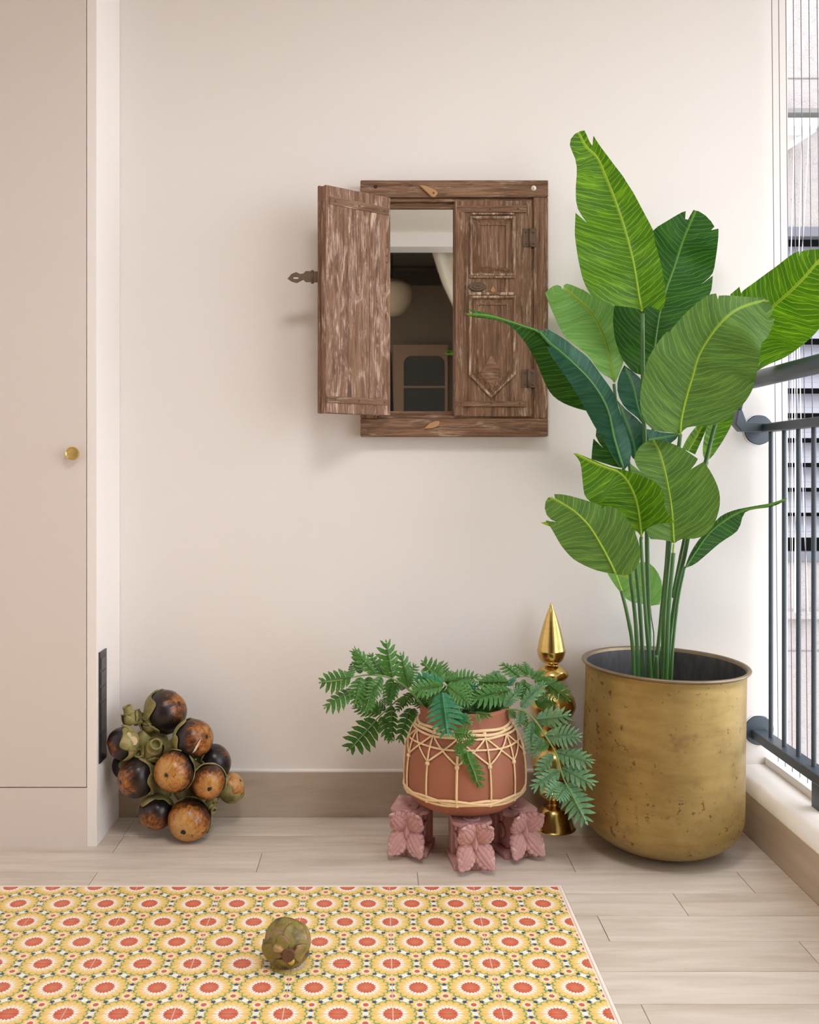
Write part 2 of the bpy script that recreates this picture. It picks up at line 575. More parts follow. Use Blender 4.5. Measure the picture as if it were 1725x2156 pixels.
def mk_calyx():
    m = Mat('calyx', .55, 0, .35)
    v = m.coord('Object', (1, 1, 1), rand=True)
    f = m.noise(v, 22, 5, .6, .5)
    c = m.ramp(f, [(.28, lin(92, 82, 46)), (.45, lin(132, 124, 72)), (.6, lin(156, 146, 96)), (.76, lin(170, 142, 98))])
    c = m.mix(m.noise(v, 50, 4).step(.62, .74) * .4, c, lin(86, 58, 34))
    m.color(c); m.bump(f, .25, .003); return m.mat
M_CALYX = mk_calyx()
# ------------------------------------------------------------------ the setting
CEIL = 2.50
XC = -.753            # side of the cupboard
XK = 1.017            # stone face of the kerb
YB = -3.15            # lintel between the balcony and the room behind
def struct(mb, name, mat, **kw):
    o = mb.build(name, mat, **kw); o['kind'] = 'structure'; return o

struct(MB().box((-1.70, 0, -.10), (1.194, .16, 3.2)), 'wall_back', M_WALL, bevel=.004)
struct(MB().box((-1.70, YB, CEIL), (2.15, 0, CEIL + .15)), 'ceiling', M_CEIL)  # carried out past the railing as an added, unseen overhang against sky light
struct(MB().box((-1.80, -6.3, -.10), (-1.70, 0.1, 3.2)), 'wall_left', M_WALL)
floor = struct(MB().box((-1.70, YB, -.05), (XK + .02, 0.0, -.004)), 'floor', M_JOINT)

# stone planks, cut around the printed tile field
TX1, TY1 = .437, -(ZW - 2.245)          # right and far edge of the tile field
rnd = random.Random(4)
G = .0007
def plank(x0, x1, y0, y1, poly=None):
    if poly is None:
        if x1 - x0 < .01 or y1 - y0 < .006: return
        poly = [(x0 + G, y0 + G), (x1 - G, y0 + G), (x1 - G, y1 - G), (x0 + G, y1 - G)]
    h = rnd.uniform(-.0004, .0004)
    cx = sum(p[0] for p in poly) / len(poly); cy = sum(p[1] for p in poly) / len(poly)
    mb = MB().prism([(p[0] - cx, p[1] - cy) for p in poly], 'z', -.012, 0)
    o = mb.build('plank', M_PLANK, floor, bevel=.0006, bseg=1, local=True)
    o.location = (cx, cy, h)
zs = [2.708, 2.678] + [2.561, 2.445, 2.328, 2.212, 2.098, 1.984, 1.865, 1.75]
while zs[-1] > -.42: zs.append(zs[-1] - .1165)
offs = {0: .30, 1: .897, 2: .1, 3: .494, 4: .897, 5: .70, 6: .494, 7: .897, 8: .2, 9: .494}
BT = .006                                # light strip around the tile field
for i, (zf, zn) in enumerate(zip(zs, zs[1:])):
    y1, y0 = zf - ZW, zn - ZW
    if y1 < YB: break
    y0 = max(y0, YB)
    if i == len(zs) - 2: y0 = YB
    o = offs.get(i, .494 if i % 2 else .897)
    cuts = [o + .8 * k for k in range(-4, 3)]
    cuts = [-1.70] + [c for c in cuts if -1.69 < c < XK - .02] + [XK]
    for a, b in zip(cuts, cuts[1:]):
        if y0 >= TY1 + BT: plank(a, b, y0, y1)
        elif a >= TX1 + BT: plank(a, b, y0, y1)
        elif y1 > TY1 + BT:
            if b <= TX1 + BT: plank(a, b, TY1 + BT, y1)
            else:
                e = TX1 + BT
                plank(a, b, y0, y1, [(a + G, TY1 + BT + G), (e + G, TY1 + BT + G), (e + G, y0 + G), (b - G, y0 + G), (b - G, y1 - G), (a + G, y1 - G)])
        elif b > TX1 + BT: plank(max(a, TX1 + BT), b, y0, y1)
# printed tiles, one shared mesh; the lattice starts in each tile's far corner
gt = .0011
tile_me = MB().box((gt, -TD + gt, -.012), (TS - gt, -gt, 0)).mesh('tile')
tile_me.materials.append(M_TILE)
for r_ in range(8):
    for c_ in range(7, -4, -1):
        x0 = -1.386 + TS * c_ + .0        # columns counted from the photo's joints
        x0 = (820.5 - VX) / 872.0 + TS * (c_ - 5)
        if x0 > TX1 - .02 or x0 < -1.69: continue
        y0 = TY1 - TD * r_
        if x0 + TS > TX1 + .004:
            w_ = TX1 - x0
            o = MB().box((gt, -TD + gt, -.012), (w_ - gt, -gt, 0)).build('tile', M_TILE, floor, local=True)
            o.location = (x0, y0, .0003)
        else:
            put('tile', tile_me, None, floor, Matrix.Translation((x0, y0, .0003)))
YT0 = TY1 - TD * 8
MB().box((-1.69, YT0, -.013), (TX1, TY1, -.0012)).build('tile_grout', M_GROUT, floor)
MB().prism([(-1.69, TY1), (TX1, TY1), (TX1, YT0), (TX1 + BT, YT0), (TX1 + BT, TY1 + BT), (-1.69, TY1 + BT)], 'z', -.012, .0004).build('edge_strip', M_GROUT, floor)

# skirting along the end wall, with the bead of filler on top
sk = struct(MB().box((XC, -.010, 0), (1.03, 0, .131)), 'baseboard_back', M_SKIRT, bevel=.0015)
MB().tube([Vector((x, -.004, .1325)) for x in (XC, 0, .5, 1.03)], .0062, 6).build('filler_bead', M_WHITE, sk, smooth=True)

# kerb on the open side: stone face and a plaster top with a ragged edge
kerb = struct(MB().box((XK + .014, YB, -.05), (1.30, 0, .112)), 'wall_right', M_WHITE)
fb = MB().box((XK, YB, -.004), (XK + .014, -.0, .118)).build('stone_face', M_KERB, kerb, bevel=.001)
mb = MB(); NY = 120
rk = random.Random(3)
prof = []
for i in range(NY + 1):
    y = YB * i / NY
    j = .006 * math.sin(y * 9) + .004 * math.sin(y * 31 + 1) + rk.uniform(-.0015, .0015)
    prof.append([(XK + .001, y, .112 + j * .3), (XK + .002 + j * .15, y, .124 + j * .5), (XK + .016 + j, y, .146), (XK + .03 + j, y, .150),
                 (1.11, y, .151), (1.30, y, .150), (1.30, y, .10)])
vs = [p for row in prof for p in row]
k7 = 7
fs = [(i * k7 + k, i * k7 + k + 1, (i + 1) * k7 + k + 1, (i + 1) * k7 + k) for i in range(NY) for k in range(k7 - 1)]
M_PLASTER = plain('ledge_plaster', lin(248, 244, 240), .8, 0, .2, 12, .03, .2)
mb.add(vs, fs).build('plaster_top', M_PLASTER, kerb, smooth=True)

# the room behind the camera, seen only in the mirror
M_DARKWALL = plain('dim_wall', lin(146, 134, 116), .8, 0, .2)  # brown-grey so that the room's darkness sits in the wall colour
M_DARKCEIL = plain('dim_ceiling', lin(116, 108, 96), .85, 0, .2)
struct(MB().box((-1.80, YB - .16, 2.413), (1.75, YB, 3.2)).box((1.30, YB - .16, -.1), (1.75, YB, 2.413)), 'trim_1', M_WHITE)
struct(MB().box((-1.80, -6.3, -.10), (1.75, YB - .0, -.004)), 'floor_room', M_DARKWALL)
struct(MB().box((-1.80, -6.3, 2.62), (1.75, YB - .16, 2.75)), 'ceiling_room', M_DARKCEIL)
struct(MB().box((-1.80, -4.85, -.10), (1.75, -4.70, 2.75)), 'wall_room', M_DARKWALL)
struct(MB().box((1.65, -6.3, -.10), (1.75, YB - .16, 2.75)), 'wall_room_side', M_DARKWALL)
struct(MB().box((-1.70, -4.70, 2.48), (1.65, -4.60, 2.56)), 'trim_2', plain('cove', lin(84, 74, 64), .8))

# added fill lamp on the balcony ceiling, unseen behind the lens
lam = thing('fill_lamp', (.15, -1.75, CEIL), 'added round fill light on the balcony ceiling, out of view', 'lamp')
MB().lathe([(0, 0), (.325, 0), (.325, -.035), (.313, -.035), (.313, -.02), (0, -.02)], 48, lam.location).build('fill_lamp_body', M_WHITE, lam)
M_FILL = Mat('fill_diffuser', .5); M_FILL.color((1, .93, .84, 1))
M_FILL.b.inputs['Emission Color'].default_value = (1, .97, .97, 1)
M_FILL.b.inputs['Emission Strength'].default_value = 22
MB().lathe([(.312, -.022), (.312, -.034), (.25, -.040), (0, -.044)], 48, lam.location).build('diffuser', M_FILL.mat, lam, smooth=True)

# ground far below
struct(MB().box((-40, -40, -9.2), (40, 40, -9.0)), 'ground', plain('pavement', lin(170, 168, 160), .9))

# ------------------------------------------------------------------ cupboard with flush door
CF = -.223
cab = thing('cupboard', (-1.2, CF / 2, 0), 'tall beige built-in cupboard with flush door and end panel lightened for sky light', 'cupboard')
XL = -1.69
DX1, DZ0 = (182 - VX) / 788, .159
MB().box((XL, CF + .02, 0), (XC - .002, -.001, CEIL)).build('carcass', M_GAP, cab)
MB().box((XC - .0262, CF, 0), (XC, -.001, CEIL)).build('end_panel', plain('lacquer_skylit', lin(238, 232, 228), .45, 0, .4), cab, bevel=.001)  # lacquer lightened on this side, the sky light put into its colour
MB().box((XL, CF, 0), (XC - .0263, CF + .019, DZ0 - .002)).build('plinth_panel', M_CAB, cab)
dr = MB().box((XL, CF, DZ0 + .0008), (DX1 - .001, CF + .019, CEIL)).build('door', M_CAB, cab, bevel=.0008)
kx, kz = (156 - VX) / 790, 1 + (995 - 955) / 790
Mk = Matrix.Translation((kx, CF, kz)) @ Matrix.Rotation(PI / 2, 4, 'X')
MB().lathe([(0, 0), (.0085, 0), (.0085, .006), (.008, .009), (.0165, .013), (.0178, .018), (.0175, .023), (.0165, .0245), (.0150, .0235), (.0145, .022), (0, .0225)], 32, M=Mk).build('knob', M_BRASS, dr, smooth=True, angle=40)
# switch plate on the cupboard's end
pl = thing('switch_plate', (XC, -.175, .366), 'narrow black vertical switch plate on the cupboard end', 'switch plate')
bd = MB().box((XC, -.207, .216), (XC + .004, -.144, .516)).build('plate', M_BLACK, pl, bevel=.0008)
for z0, z1 in ((.467, .499), (.425, .461), (.384, .419), (.30, .378), (.222, .294)):
    MB().box((XC + .0035, -.199, z0), (XC + .0052, -.152, z1)).build('switch_key', M_BLACK2, bd, bevel=.0006)

# ------------------------------------------------------------------ railing
XR = 1.107
rail = thing('railing', (XR, -1.5, .15), 'dark grey painted metal balcony railing with round handrail', 'railing')
def circ_plate(z, name):
    M = Matrix.Translation((XR, 0, z)) @ Matrix.Rotation(PI / 2, 4, 'X')
    o = MB().lathe([(0, 0), (.043, 0), (.043, .003), (.041, .005), (0, .0055)], 40, M=M).build(name, M_GREY, rail, smooth=True, angle=30)
    return o
for z in (1.124, .250):
    circ_plate(z, 'wall_plate')
    M = Matrix.Translation((XR, 0, z)) @ Matrix.Rotation(PI / 2, 4, 'X')
    ring = [Vector((XR + (.0445 + .001 * math.sin(5 * a)) * math.cos(a), -.001, z + (.0445 + .001 * math.sin(7 * a)) * math.sin(a))) for a in [2 * PI * k / 40 for k in range(40)]]
    MB().tube(ring, .0022, 5, closed=True).build('paint_edge', M_WHITE, rail, smooth=True)
MB().box((XR - .0225, -3.10, .226), (XR + .0225, -.004, .253)).build('bottom_rail', M_GREY, rail, bevel=.003)
zt = 1.115
MB().box((XR - .018, -3.10, zt), (XR + .018, -.055, zt + .024)).build('top_rail', M_GREY, rail, bevel=.003)
# bent arm that carries the handrail
arm = MB().add([], [])
ya, yb = -.072, -.036
arm.prism([(XR + .018, zt), (XR + .018, zt + .024), (1.045, zt + .028), (1.033, zt + .062), (1.020, zt + .062), (1.013, zt + .022), (1.030, zt + .002)], 'y', ya, yb)
arm.build('handrail_arm', M_GREY, rail, bevel=.0025)
MB().box((XR - .012, -.056, zt + .004), (XR + .012, -.003, zt + .02)).build('rail_end', M_GREY, rail, bevel=.002)
bar_me = MB().lathe([(0, 0), (.0062, 0), (.0062, zt - .2525), (0, zt - .2525)], 14).mesh('baluster', smooth=True)
bar_me.materials.append(M_GREY)
bar_me.set_sharp_from_angle(angle=math.radians(40))
for k in range(34):
    y = -.086 - .0862 * k
    if y < -3.08: break
    put('baluster', bar_me, None, rail, Matrix.Translation((0, y + 1.5, .2528 - .15)))
XH = 1.045
hr = [Vector((XH, -.012 - 3.06 * i / 10, 1.258)) for i in range(11)]
MB().tube(hr, .0235, 20).build('handrail', M_GREY, rail, smooth=True)
for y in (-.054,):
    MB().tube([Vector((1.026, y, zt + .05)), Vector((1.034, y, 1.20)), Vector((XH, y, 1.245))], .008, 10).build('handrail_stem', M_GREY, rail, smooth=True)
for k in range(3):
    y = -.340 - 1.1 * k
    MB().box((XR - .004, y - .050, .14), (XR + .004, y, .228)).build('post', M_GREY, rail, bevel=.001)

# safety cables and their channel
ch = thing('cable_channel', (1.145, -1.5, .15), 'white channel on the ledge that anchors thin safety cables', 'channel')
MB().box((1.126, -3.1, .1505), (1.164, -.001, .172)).build('channel', M_WHITE, ch, bevel=.0015)
MB().box((1.112, -3.1, CEIL - .022), (1.142, -.001, CEIL - .001)).build('upper_channel', M_WHITE, ch, bevel=.001)
for k in range(66):
    y = -.044 - .0455 * k
    if y < -3.06: break
    MB().tube([Vector((1.146, y, .170)), Vector((1.126, y, CEIL - .02))], .0011, 6, caps=False).build('cable', M_CABLE, ch, smooth=True)

# ------------------------------------------------------------------ building across the gap
YF = 2.5
def F(px, py, dz=0): return P(px, py, YF + ZW + dz)
M_FAC = Mat('rough_render', .9, 0, .1)
fv = M_FAC.coord()
dash = M_FAC.noise(M_FAC.coord('Object', (9, 9, 9)), 3, 2, .5, 3.0)
ln_ = 1.0 - (dash - .5).abs().step(.0, .02)
msk = M_FAC.noise(fv, 16, 2).step(.46, .60)
M_FAC.color(M_FAC.mix(ln_ * msk * .8, lin(160, 153, 150), lin(96, 91, 88)))
M_FAC.bump(dash, .5, .01)
M_FAC = M_FAC.mat
bl = thing('building', (3.2, YF, -9), 'pale rendered building with grey louvred shaft across the gap', 'building')
zL1, zL0 = F(0, 481).z, F(0, 1180).z
xL = F(1655, 0).x
MB().box((.9, YF, -9), (6.0, YF + 2.6, zL0)).build('wall', M_FAC, bl)
MB().box((.9, YF, zL1), (6.0, YF + 2.6, 9)).build('wall', M_FAC, bl)
MB().box((.9, YF, zL0), (xL - .25, YF + 2.6, zL1)).build('wall', M_FAC, bl)
MB().box((4.2, YF, zL0), (6.0, YF + 2.6, zL1)).build('wall', M_FAC, bl)
M_LOUV = plain('louvre_grey', lin(98, 98, 106), .6)
M_LOUVL = plain('louvre_light', lin(138, 138, 146), .6)
lv = MB().box((xL - .25, YF + .25, zL0), (4.2, YF + .30, zL1)).build('louvre', plain('louvre_void', lin(14, 13, 15), .9), bl)
MB().box((xL - .25, YF - .02, zL1 - .05), (4.2, YF + .05, zL1 + .005)).build('head_frame', M_LOUV, lv, bevel=.003)
MB().box((xL - .25, YF - .02, zL0 - .005), (4.2, YF + .05, zL0 + .05)).build('sill_frame', M_LOUV, lv, bevel=.003)
pz = 52.6 / 376.0
zz = F(0, 716).z + pz * 4
while zz - pz > zL0:
    top, bot = zz - .012, zz - pz + .012
    if top < zL1 + .03:
        MB().prism([(YF + .10, min(top, zL1 - .05)), (YF + .11, min(top, zL1 - .05)), (YF + .035, bot + .035), (YF + .02, bot + .03), (YF + .02, bot), (YF + .03, bot)], 'x', xL - .25, 4.2).build('slat', M_LOUVL, lv)
    zz -= pz
zc = F(0, 247).z
MB().box((.9, YF - .10, zc - .012), (6.0, YF, zc + .012)).build('ledge', plain('ledge_grey', lin(120, 118, 114), .9), bl)
zc = F(0, 1293).z
MB().box((.9, YF - .05, zc - .02), (6.0, YF, zc + .02)).build('ledge', M_FAC, bl)
for py in (165, 1370):
    zc = F(0, py).z
    MB().box((.9, YF - .004, zc - .003), (6.0, YF + .001, zc + .003)).build('groove', plain('groove_dark', lin(120, 116, 112), .9), bl)
# drying rack with cords on the building
dk = thing('drying_rack', F(1690, 300, -.15), 'white bracketed drying rack with hanging cords on the far building', 'rack')
za, zb = F(0, 252, -.3).z, F(0, 270, -.3).z
xa, xb = F(1652, 0, -.3).x, F(1722, 0, -.3).x
MB().box((xa - .3, YF - .33, zb), (xb, YF - .02, za)).build('box', M_WHITE, dk, bevel=.004)
a_, b_ = F(1655, 312, -.2), F(1716, 272, -.2)
MB().tube([a_, b_], .014, 4).build('brace', M_WHITE, dk)
for (p0, p1) in (((1674, 270), (1666, 540)), ((1690, 288), (1682, 560)), ((1704, 280), (1688, 560)), ((1668, 560), (1669, 1280)), ((1673, 540), (1676, 1290)), ((1679, 540), (1690, 1000)), ((1690, 990), (1702, 1290)), ((1682, 540), (1673, 1290))):
    MB().tube([F(*p0, -.28), F(*p1, -.28)], .0022, 5).build('cord', M_WHITE, dk)

# ------------------------------------------------------------------ things in the room behind (mirror only)
def V(px, py, Zv):
    """pixel seen in the mirror at unfolded distance Zv"""
    p = P(px, py, Zv); return Vector((p.x, -(Zv - ZW) - .03, p.z))
M_CURT = plain('curtain_cloth', lin(214, 206, 188), .9, 0, .1, 8, .04)
cu = thing('curtain', (1.0, YB - .26, 0), 'off-white curtain swept aside in the doorway shown by the mirror', 'curtain')
def cfn(u, v):
    z = 2.56 - 2.5 * v
    zt_ = [(2.6, .30), (2.45, .345), (2.25, .405), (2.0, .52), (1.6, .72), (1.2, .84), (.0, .86)]
    for (a, xa_), (b, xb_) in zip(zt_, zt_[1:]):
        if z <= a and z >= b: xl = lerp(xb_, xa_, (z - b) / (a - b)); break
    else: xl = .86
    x = lerp(xl, 1.3, u)
    return Vector((x, YB - .24 + .028 * math.sin(u * 44 + v * 2) + .012 * math.sin(u * 17), z))
MB().grid(cfn, 90, 30).build('curtain_panel', M_CURT, cu, smooth=True, solid=.003)
Zc_ = 7.3
wd = thing('display_cabinet', V(884, 866, Zc_) * Vector((1, 1, 0)) if False else Vector((.33, -4.62, 0)), 'brown wooden display cabinet with rounded ribbed-glass door in the mirror', 'cabinet')
M_WDARK = plain('brown_cabinet_wood', lin(168, 136, 110), .5, 0, .4, 6, .08)
M_RIBG = plain('ribbed_glass', lin(92, 92, 88), .2, 0, .5)
q = lambda px, py: V(px, py, Zc_)
x0, x1 = q(828, 0).x, q(942, 0).x
o0, o1 = q(850, 0).x, q(936, 0).x
zt0, zo = q(0, 728).z, q(0, 751).z
yf = -4.58
MB().box((x0, -4.69, 0), (x1, yf - .02, zt0 - .002)).build('carcass', M_WDARK, wd)
pts = [(x0, 0), (x1, 0), (x1, zt0), (x0, zt0)]
rr = .06
inner = [(o0, .3), (o0, zo - rr)] + [(o0 + rr - rr * math.cos(a), zo - rr + rr * math.sin(a)) for a in [PI / 2 * k / 6 for k in range(1, 7)]]
inner += [(o1 - rr + rr * math.sin(a), zo - rr + rr * math.cos(a)) for a in [PI / 2 * k / 6 for k in range(0, 7)]] + [(o1, .3)]
fr = MB()
n_ = len(inner)
outer = [(x0, .0), (x0, zo - rr)] + [(x0, lerp(zo - rr, zt0, k / 6)) for k in range(1, 7)] + [(x1, lerp(zt0, zo - rr, k / 6)) for k in range(0, 7)] + [(x1, 0)]
vv = [Vector((p[0], yf, p[1])) for p in outer] + [Vector((p[0], yf, p[1])) for p in inner] + [Vector((p[0], yf - .02, p[1])) for p in inner]
ff = [(i, i + 1, n_ + i + 1, n_ + i) for i in range(n_ - 1)] + [(n_ + i, n_ + i + 1, 2 * n_ + i + 1, 2 * n_ + i) for i in range(n_ - 1)] + [(n_ - 1, 0, n_, 2 * n_ - 1)]
fr.add(vv, ff).build('door_frame', M_WDARK, wd)
gl = MB()
NR = 44
def gfn(u, v):
    return Vector((lerp(o0 - .005, o1 + .005, u), yf - .012 + .002 * math.sin(u * NR * 2 * PI), lerp(.3, zo + .004, v)))
gl.grid(gfn, NR * 6, 1).build('ribbed_pane', M_RIBG, wd, smooth=True)
MB().box((o0, yf - .013, q(0, 818).z), (o1, yf - .004, q(0, 814).z)).build('glazing_bar', M_WDARK, wd)
lp = thing('pendant_lamp', (V(826, 620, 6.9).x, V(826, 620, 6.9).y, V(826, 668, 6.9).z), 'pale pleated pendant lampshade in the mirror', 'lamp')
lc = lp.location
M_SHADE = plain('paper_shade', lin(214, 198, 168), .9)
pr = [(.045, .275), (.05, .27), (.09, .262), (.125, .24), (.138, .238), (.145, .21), (.150, .17), (.142, .12), (.118, .07), (.085, .03), (.05, .012), (.0, .004)]
mb = MB(); mb.lathe(pr, 64, lc)
for i, v_ in enumerate(mb.v):
    d = Vector((v_.x - lc.x, v_.y - lc.y, 0)); mb.v[i] = v_ + d * (.025 * math.cos(32 * math.atan2(d.y, d.x)) if d.length > .01 else 0)
mb.build('lamp_shade', M_SHADE, lp, smooth=True)
MB().tube([lc + Vector((0, 0, .27)), Vector((lc.x, lc.y, 2.62))], .004, 6).build('lamp_cord', M_BLACK, lp)
ck = thing('dark_shape', (V(808, 800, 6.6).x, V(808, 800, 6.6).y, 0), 'unidentified dark shape in the mirror, given an invented form on a stand', 'dark shape')  # invented form standing in for a dark shape of unknown kind
cl = ck.location
MB().lathe([(.0, 1.98), (.03, 1.965), (.06, 1.92), (.075, 1.84), (.085, 1.6), (.10, 1.2), (.12, .6), (.11, .5), (0, .5)], 20, (cl.x - .02, cl.y, 0)).build('dark_shape_body', plain('dark_plain', lin(30, 28, 30), .9), ck, smooth=True)
MB().lathe([(0, 0), (.15, 0), (.15, .02), (.02, .03), (.015, .6), (.015, 1.6), (0, 1.6)], 20, (cl.x - .02, cl.y, 0)).build('stand', M_BLACK, ck, smooth=True)
# ------------------------------------------------------------------ old window with a mirror and two shutters
YFW = -.050                                    # front of the frame
def W(px, py, Z=2.658):
    p = P(px, py, Z); return p.x, p.z
wx0, wz1 = W(759, 379); wx1, wz0 = W(1155, 919)
win = thing('shutter_mirror', ((wx0 + wx1) / 2, 0, wz0), 'weathered brown wooden window frame with mirror and one shutter open', 'mirror')
zt_r, zb_r = W(0, 415)[1], W(0, 881)[1]
xs_r, xs_l = W(1124, 0)[0], W(794, 0)[0]
topr = MB().box((wx0, YFW, zt_r), (wx1, 0, wz1)).build('top_rail', M_WOODX, win, bevel=.003)
botr = MB().box((wx0, YFW, wz0), (wx1, 0, zb_r)).build('bottom_rail', M_WOODX, win, bevel=.003)
MB().box((wx0, YFW + .001, zb_r), (xs_l, 0, zt_r)).build('stile', M_WOODZ, win, bevel=.003)
MB().box((xs_r, YFW + .001, zb_r), (wx1, 0, zt_r)).build('stile', M_WOODZ, win, bevel=.003)
# stepped inner lining
lx0, lx1 = xs_l, xs_r
mo0, mo1 = W(813, 0, 2.69)[0], W(1118, 0)[0]
mz1, mz0 = W(0, 441, 2.688)[1], W(0, 866, 2.688)[1]
MB().box((lx0, YFW + .010, zt_r - .010), (lx1, -.001, zt_r)).build('lining', M_WOODX, win, bevel=.002)
MB().box((lx0, YFW + .022, mz1), (lx1, -.001, zt_r - .010)).build('lining', M_WOODX, win, bevel=.002)
MB().box((lx0, YFW + .006, zb_r), (lx1, -.001, zb_r + .008)).build('lining', M_WOODX, win, bevel=.002)
MB().box((lx0, YFW + .024, zb_r + .008), (lx1, -.001, mz0)).build('lining', M_WOODX, win, bevel=.002)
MB().box((lx0, YFW + .022, mz0), (mo0, -.001, mz1)).build('lining', M_WOODZ, win, bevel=.002)
MB().box((lx1 - .010, YFW + .006, zb_r + .008), (lx1, -.001, zt_r - .010)).build('lining', M_WOODZ, win, bevel=.002)
MB().box((mo0 - .005, -.022, mz0 - .005), (lx1 - .012, -.018, mz1 + .005)).build('mirror_glass', M_MIRROR, win)

def inset(poly, d):
    """shrink a convex polygon (anticlockwise) by d"""
    n = len(poly); out = []
    for i in range(n):
        p0, p1, p2 = (Vector(poly[i - 1]), Vector(poly[i]), Vector(poly[(i + 1) % n]))
        e1, e2 = (p1 - p0).normalized(), (p2 - p1).normalized()
        n1, n2 = Vector((-e1.y, e1.x)), Vector((-e2.y, e2.x))
        b = (n1 + n2); b = b / max(1e-6, b.dot(n1))
        out.append(p1 + b * d)
    return out
def moulded(poly, prof, y0):
    """mouldings running round a polygon; prof = (inset, height towards -y)"""
    mb = MB(); n = len(poly); loops = []
    for d, h in prof:
        loops.append([Vector((q.x, y0 - h, q.y)) for q in inset(poly, d)])
    vs = [v for l in loops for v in l]
    fs = [(k * n + i, k * n + (i + 1) % n, (k + 1) * n + (i + 1) % n, (k + 1) * n + i) for k in range(len(prof) - 1) for i in range(n)]
    if prof[-1][0] > .02: fs.append(tuple((len(prof) - 1) * n + i for i in range(n)))
    return mb.add(vs, fs)
PROF_A = [(-.001, -.002), (-.001, .006), (.0015, .0078), (.0045, .0078), (.0065, .005), (.0075, .0004)]
PROF_B = [(.0075, -.001), (.0078, .0004), (.0115, .0004), (.024, .0088), (.0258, .0090), (.0262, .0060), (.03, .0060)]

# closed shutter: moulded outside face
SH_W, SH_T = .2215, .026
sx0, sz1 = W(957, 422); sx1, sz0 = W(1119, 877)
yS = YFW - .001
sh = MB().box((sx0, yS, sz0), (sx1, yS + SH_T, sz1)).build('shutter', M_WOODZ, win, bevel=.002)
MB().prism([(W(x, y)[0], W(x, y)[1]) for x, y in ((959, 424), (976, 424), (980, 470), (972, 520), (980, 590), (973, 650), (978, 700), (971, 800), (975, 875), (959, 875))], 'y', yS - .0045, yS).build('lap_strip', M_WOODZ, sh, bevel=.001)
rect = lambda a, b, c, d: [W(a, d), W(c, d), W(c, b), W(a, b)]
moulded(rect(990, 457, 1084, 581), PROF_A, yS).build('panel_bead', M_WOODPALE, sh)
moulded(rect(990, 457, 1084, 581), PROF_B, yS).build('panel', M_WOODZ, sh)
pent = [W(1034, 838), W(1085, 788), W(1085, 624), W(988, 624), W(988, 790)]
moulded(pent, PROF_A, yS).build('panel_bead', M_WOODPALE, sh)
moulded(pent, PROF_B, yS).build('panel', M_WOODZ, sh)
MB().prism([W(1034, 748), W(1054, 782), W(1048, 800), W(1034, 812), W(1018, 800), W(1012, 784)], 'y', yS - .0085, yS - .0058).build('carved_diamond', M_WOODX, sh, bevel=.001)
M_SEAM = M_WOODX
def strap(x0, y0, x1, y1, nm='strap'):
    a, b = W(x0, y1), W(x1, y0)
    s_ = MB().box((a[0], yS - (.005 if nm == 'strap' else .006), a[1]), (b[0], yS, b[1])).build(nm, M_WOODX if nm == 'strap' else M_WOODPALE, sh, bevel=.001)
    return s_
strap(961, 434, 1108, 448); strap(958, 845, 1109, 856)
strap(991, 449, 1082, 453, 'bead'); strap(988, 582, 1084, 586, 'bead'); strap(988, 616, 1084, 622, 'bead')
def studs(pts, y, parent, r=.0028):
    for px, py in pts:
        a = W(px, py)
        M = Matrix.Translation((a[0], y, a[1])) @ Matrix.Rotation(PI / 2, 4, 'X')
        MB().lathe([(r, 0), (r * .9, .0012), (r * .5, .002), (0, .0022)], 10, M=M).build('nail', M_IRON, parent, smooth=True)
studs([(971, 849), (1035, 849), (1094, 850), (1032, 441), (1091, 441)], yS - .005, sh)
# oval knocker plate
a = W(1005, 604)
M = Matrix.Translation((a[0], yS, a[1])) @ Matrix.Rotation(PI / 2, 4, 'X') @ Matrix.Diagonal((1, .5, 1, 1))
MB().lathe([(.026, 0), (.0255, .003), (.022, .005), (.018, .003), (.015, .004), (.011, .007), (.006, .004), (0, .0035)], 32, M=M).build('keyhole_plate', M_IRON, sh, smooth=True)
MB().prism([W(1038, 602), W(1043, 612), W(1038, 619), W(1033, 612)], 'y', yS - .002, yS).build('carved_diamond', M_PEG, sh)
def hinge(px0, px1, px2, py0, py1):
    a, b, c = W(px0, py1), W(px1, py1), W(px2, py0)
    h = MB().box((a[0], yS - .0022, a[1]), (b[0] - .004, yS, c[1])).box((b[0] + .004, YFW - .0022, a[1]), (c[0], YFW, c[1])).build('hinge', M_IRON, win, bevel=.0006)
    MB().tube([Vector((b[0], yS - .004, a[1])), Vector((b[0], yS - .004, c[1]))], .0042, 10).build('hinge_pin', M_IRON, h, smooth=True)
    studs([((px0 + px1) / 2 - 1, py0 + 7), ((px0 + px1) / 2 - 1, py1 - 7), ((px2 + px1) / 2 + 1, py0 + 7), ((px2 + px1) / 2 + 1, py1 - 7)], yS - .0022, h, .0032)
hinge(1101, 1116, 1130, 482, 520); hinge(1098, 1113, 1128, 778, 816)
# turn buttons and fixings on the frame
def extr(name, pts, y0, y1, mat, parent, bevel=.001):
    return MB().prism([W(*p) for p in pts], 'y', y0, y1).build(name, mat, parent, bevel=bevel)
tb_ = extr('turn_button', [(882, 391), (895, 392), (917, 401), (922, 408), (916, 416), (909, 416), (896, 404)], YFW - .008, YFW, M_PEG, win, .002)
studs([(913, 408)], YFW - .008, tb_)
extr('turn_button', [(892, 903), (904, 892), (918, 886), (926, 887), (924, 897), (910, 902)], YFW - .006, YFW, M_PEG, win, .002)
a = W(1124, 396)
M = Matrix.Translation((a[0], YFW, a[1])) @ Matrix.Rotation(PI / 2, 4, 'X')
MB().lathe([(.0075, 0), (.007, .0015), (.003, .002), (.0026, .0055), (0, .006)], 12, M=M).build('screw_plug', plain('plug_white', lin(226, 218, 208), .6), win, smooth=True)
a = W(791, 393)
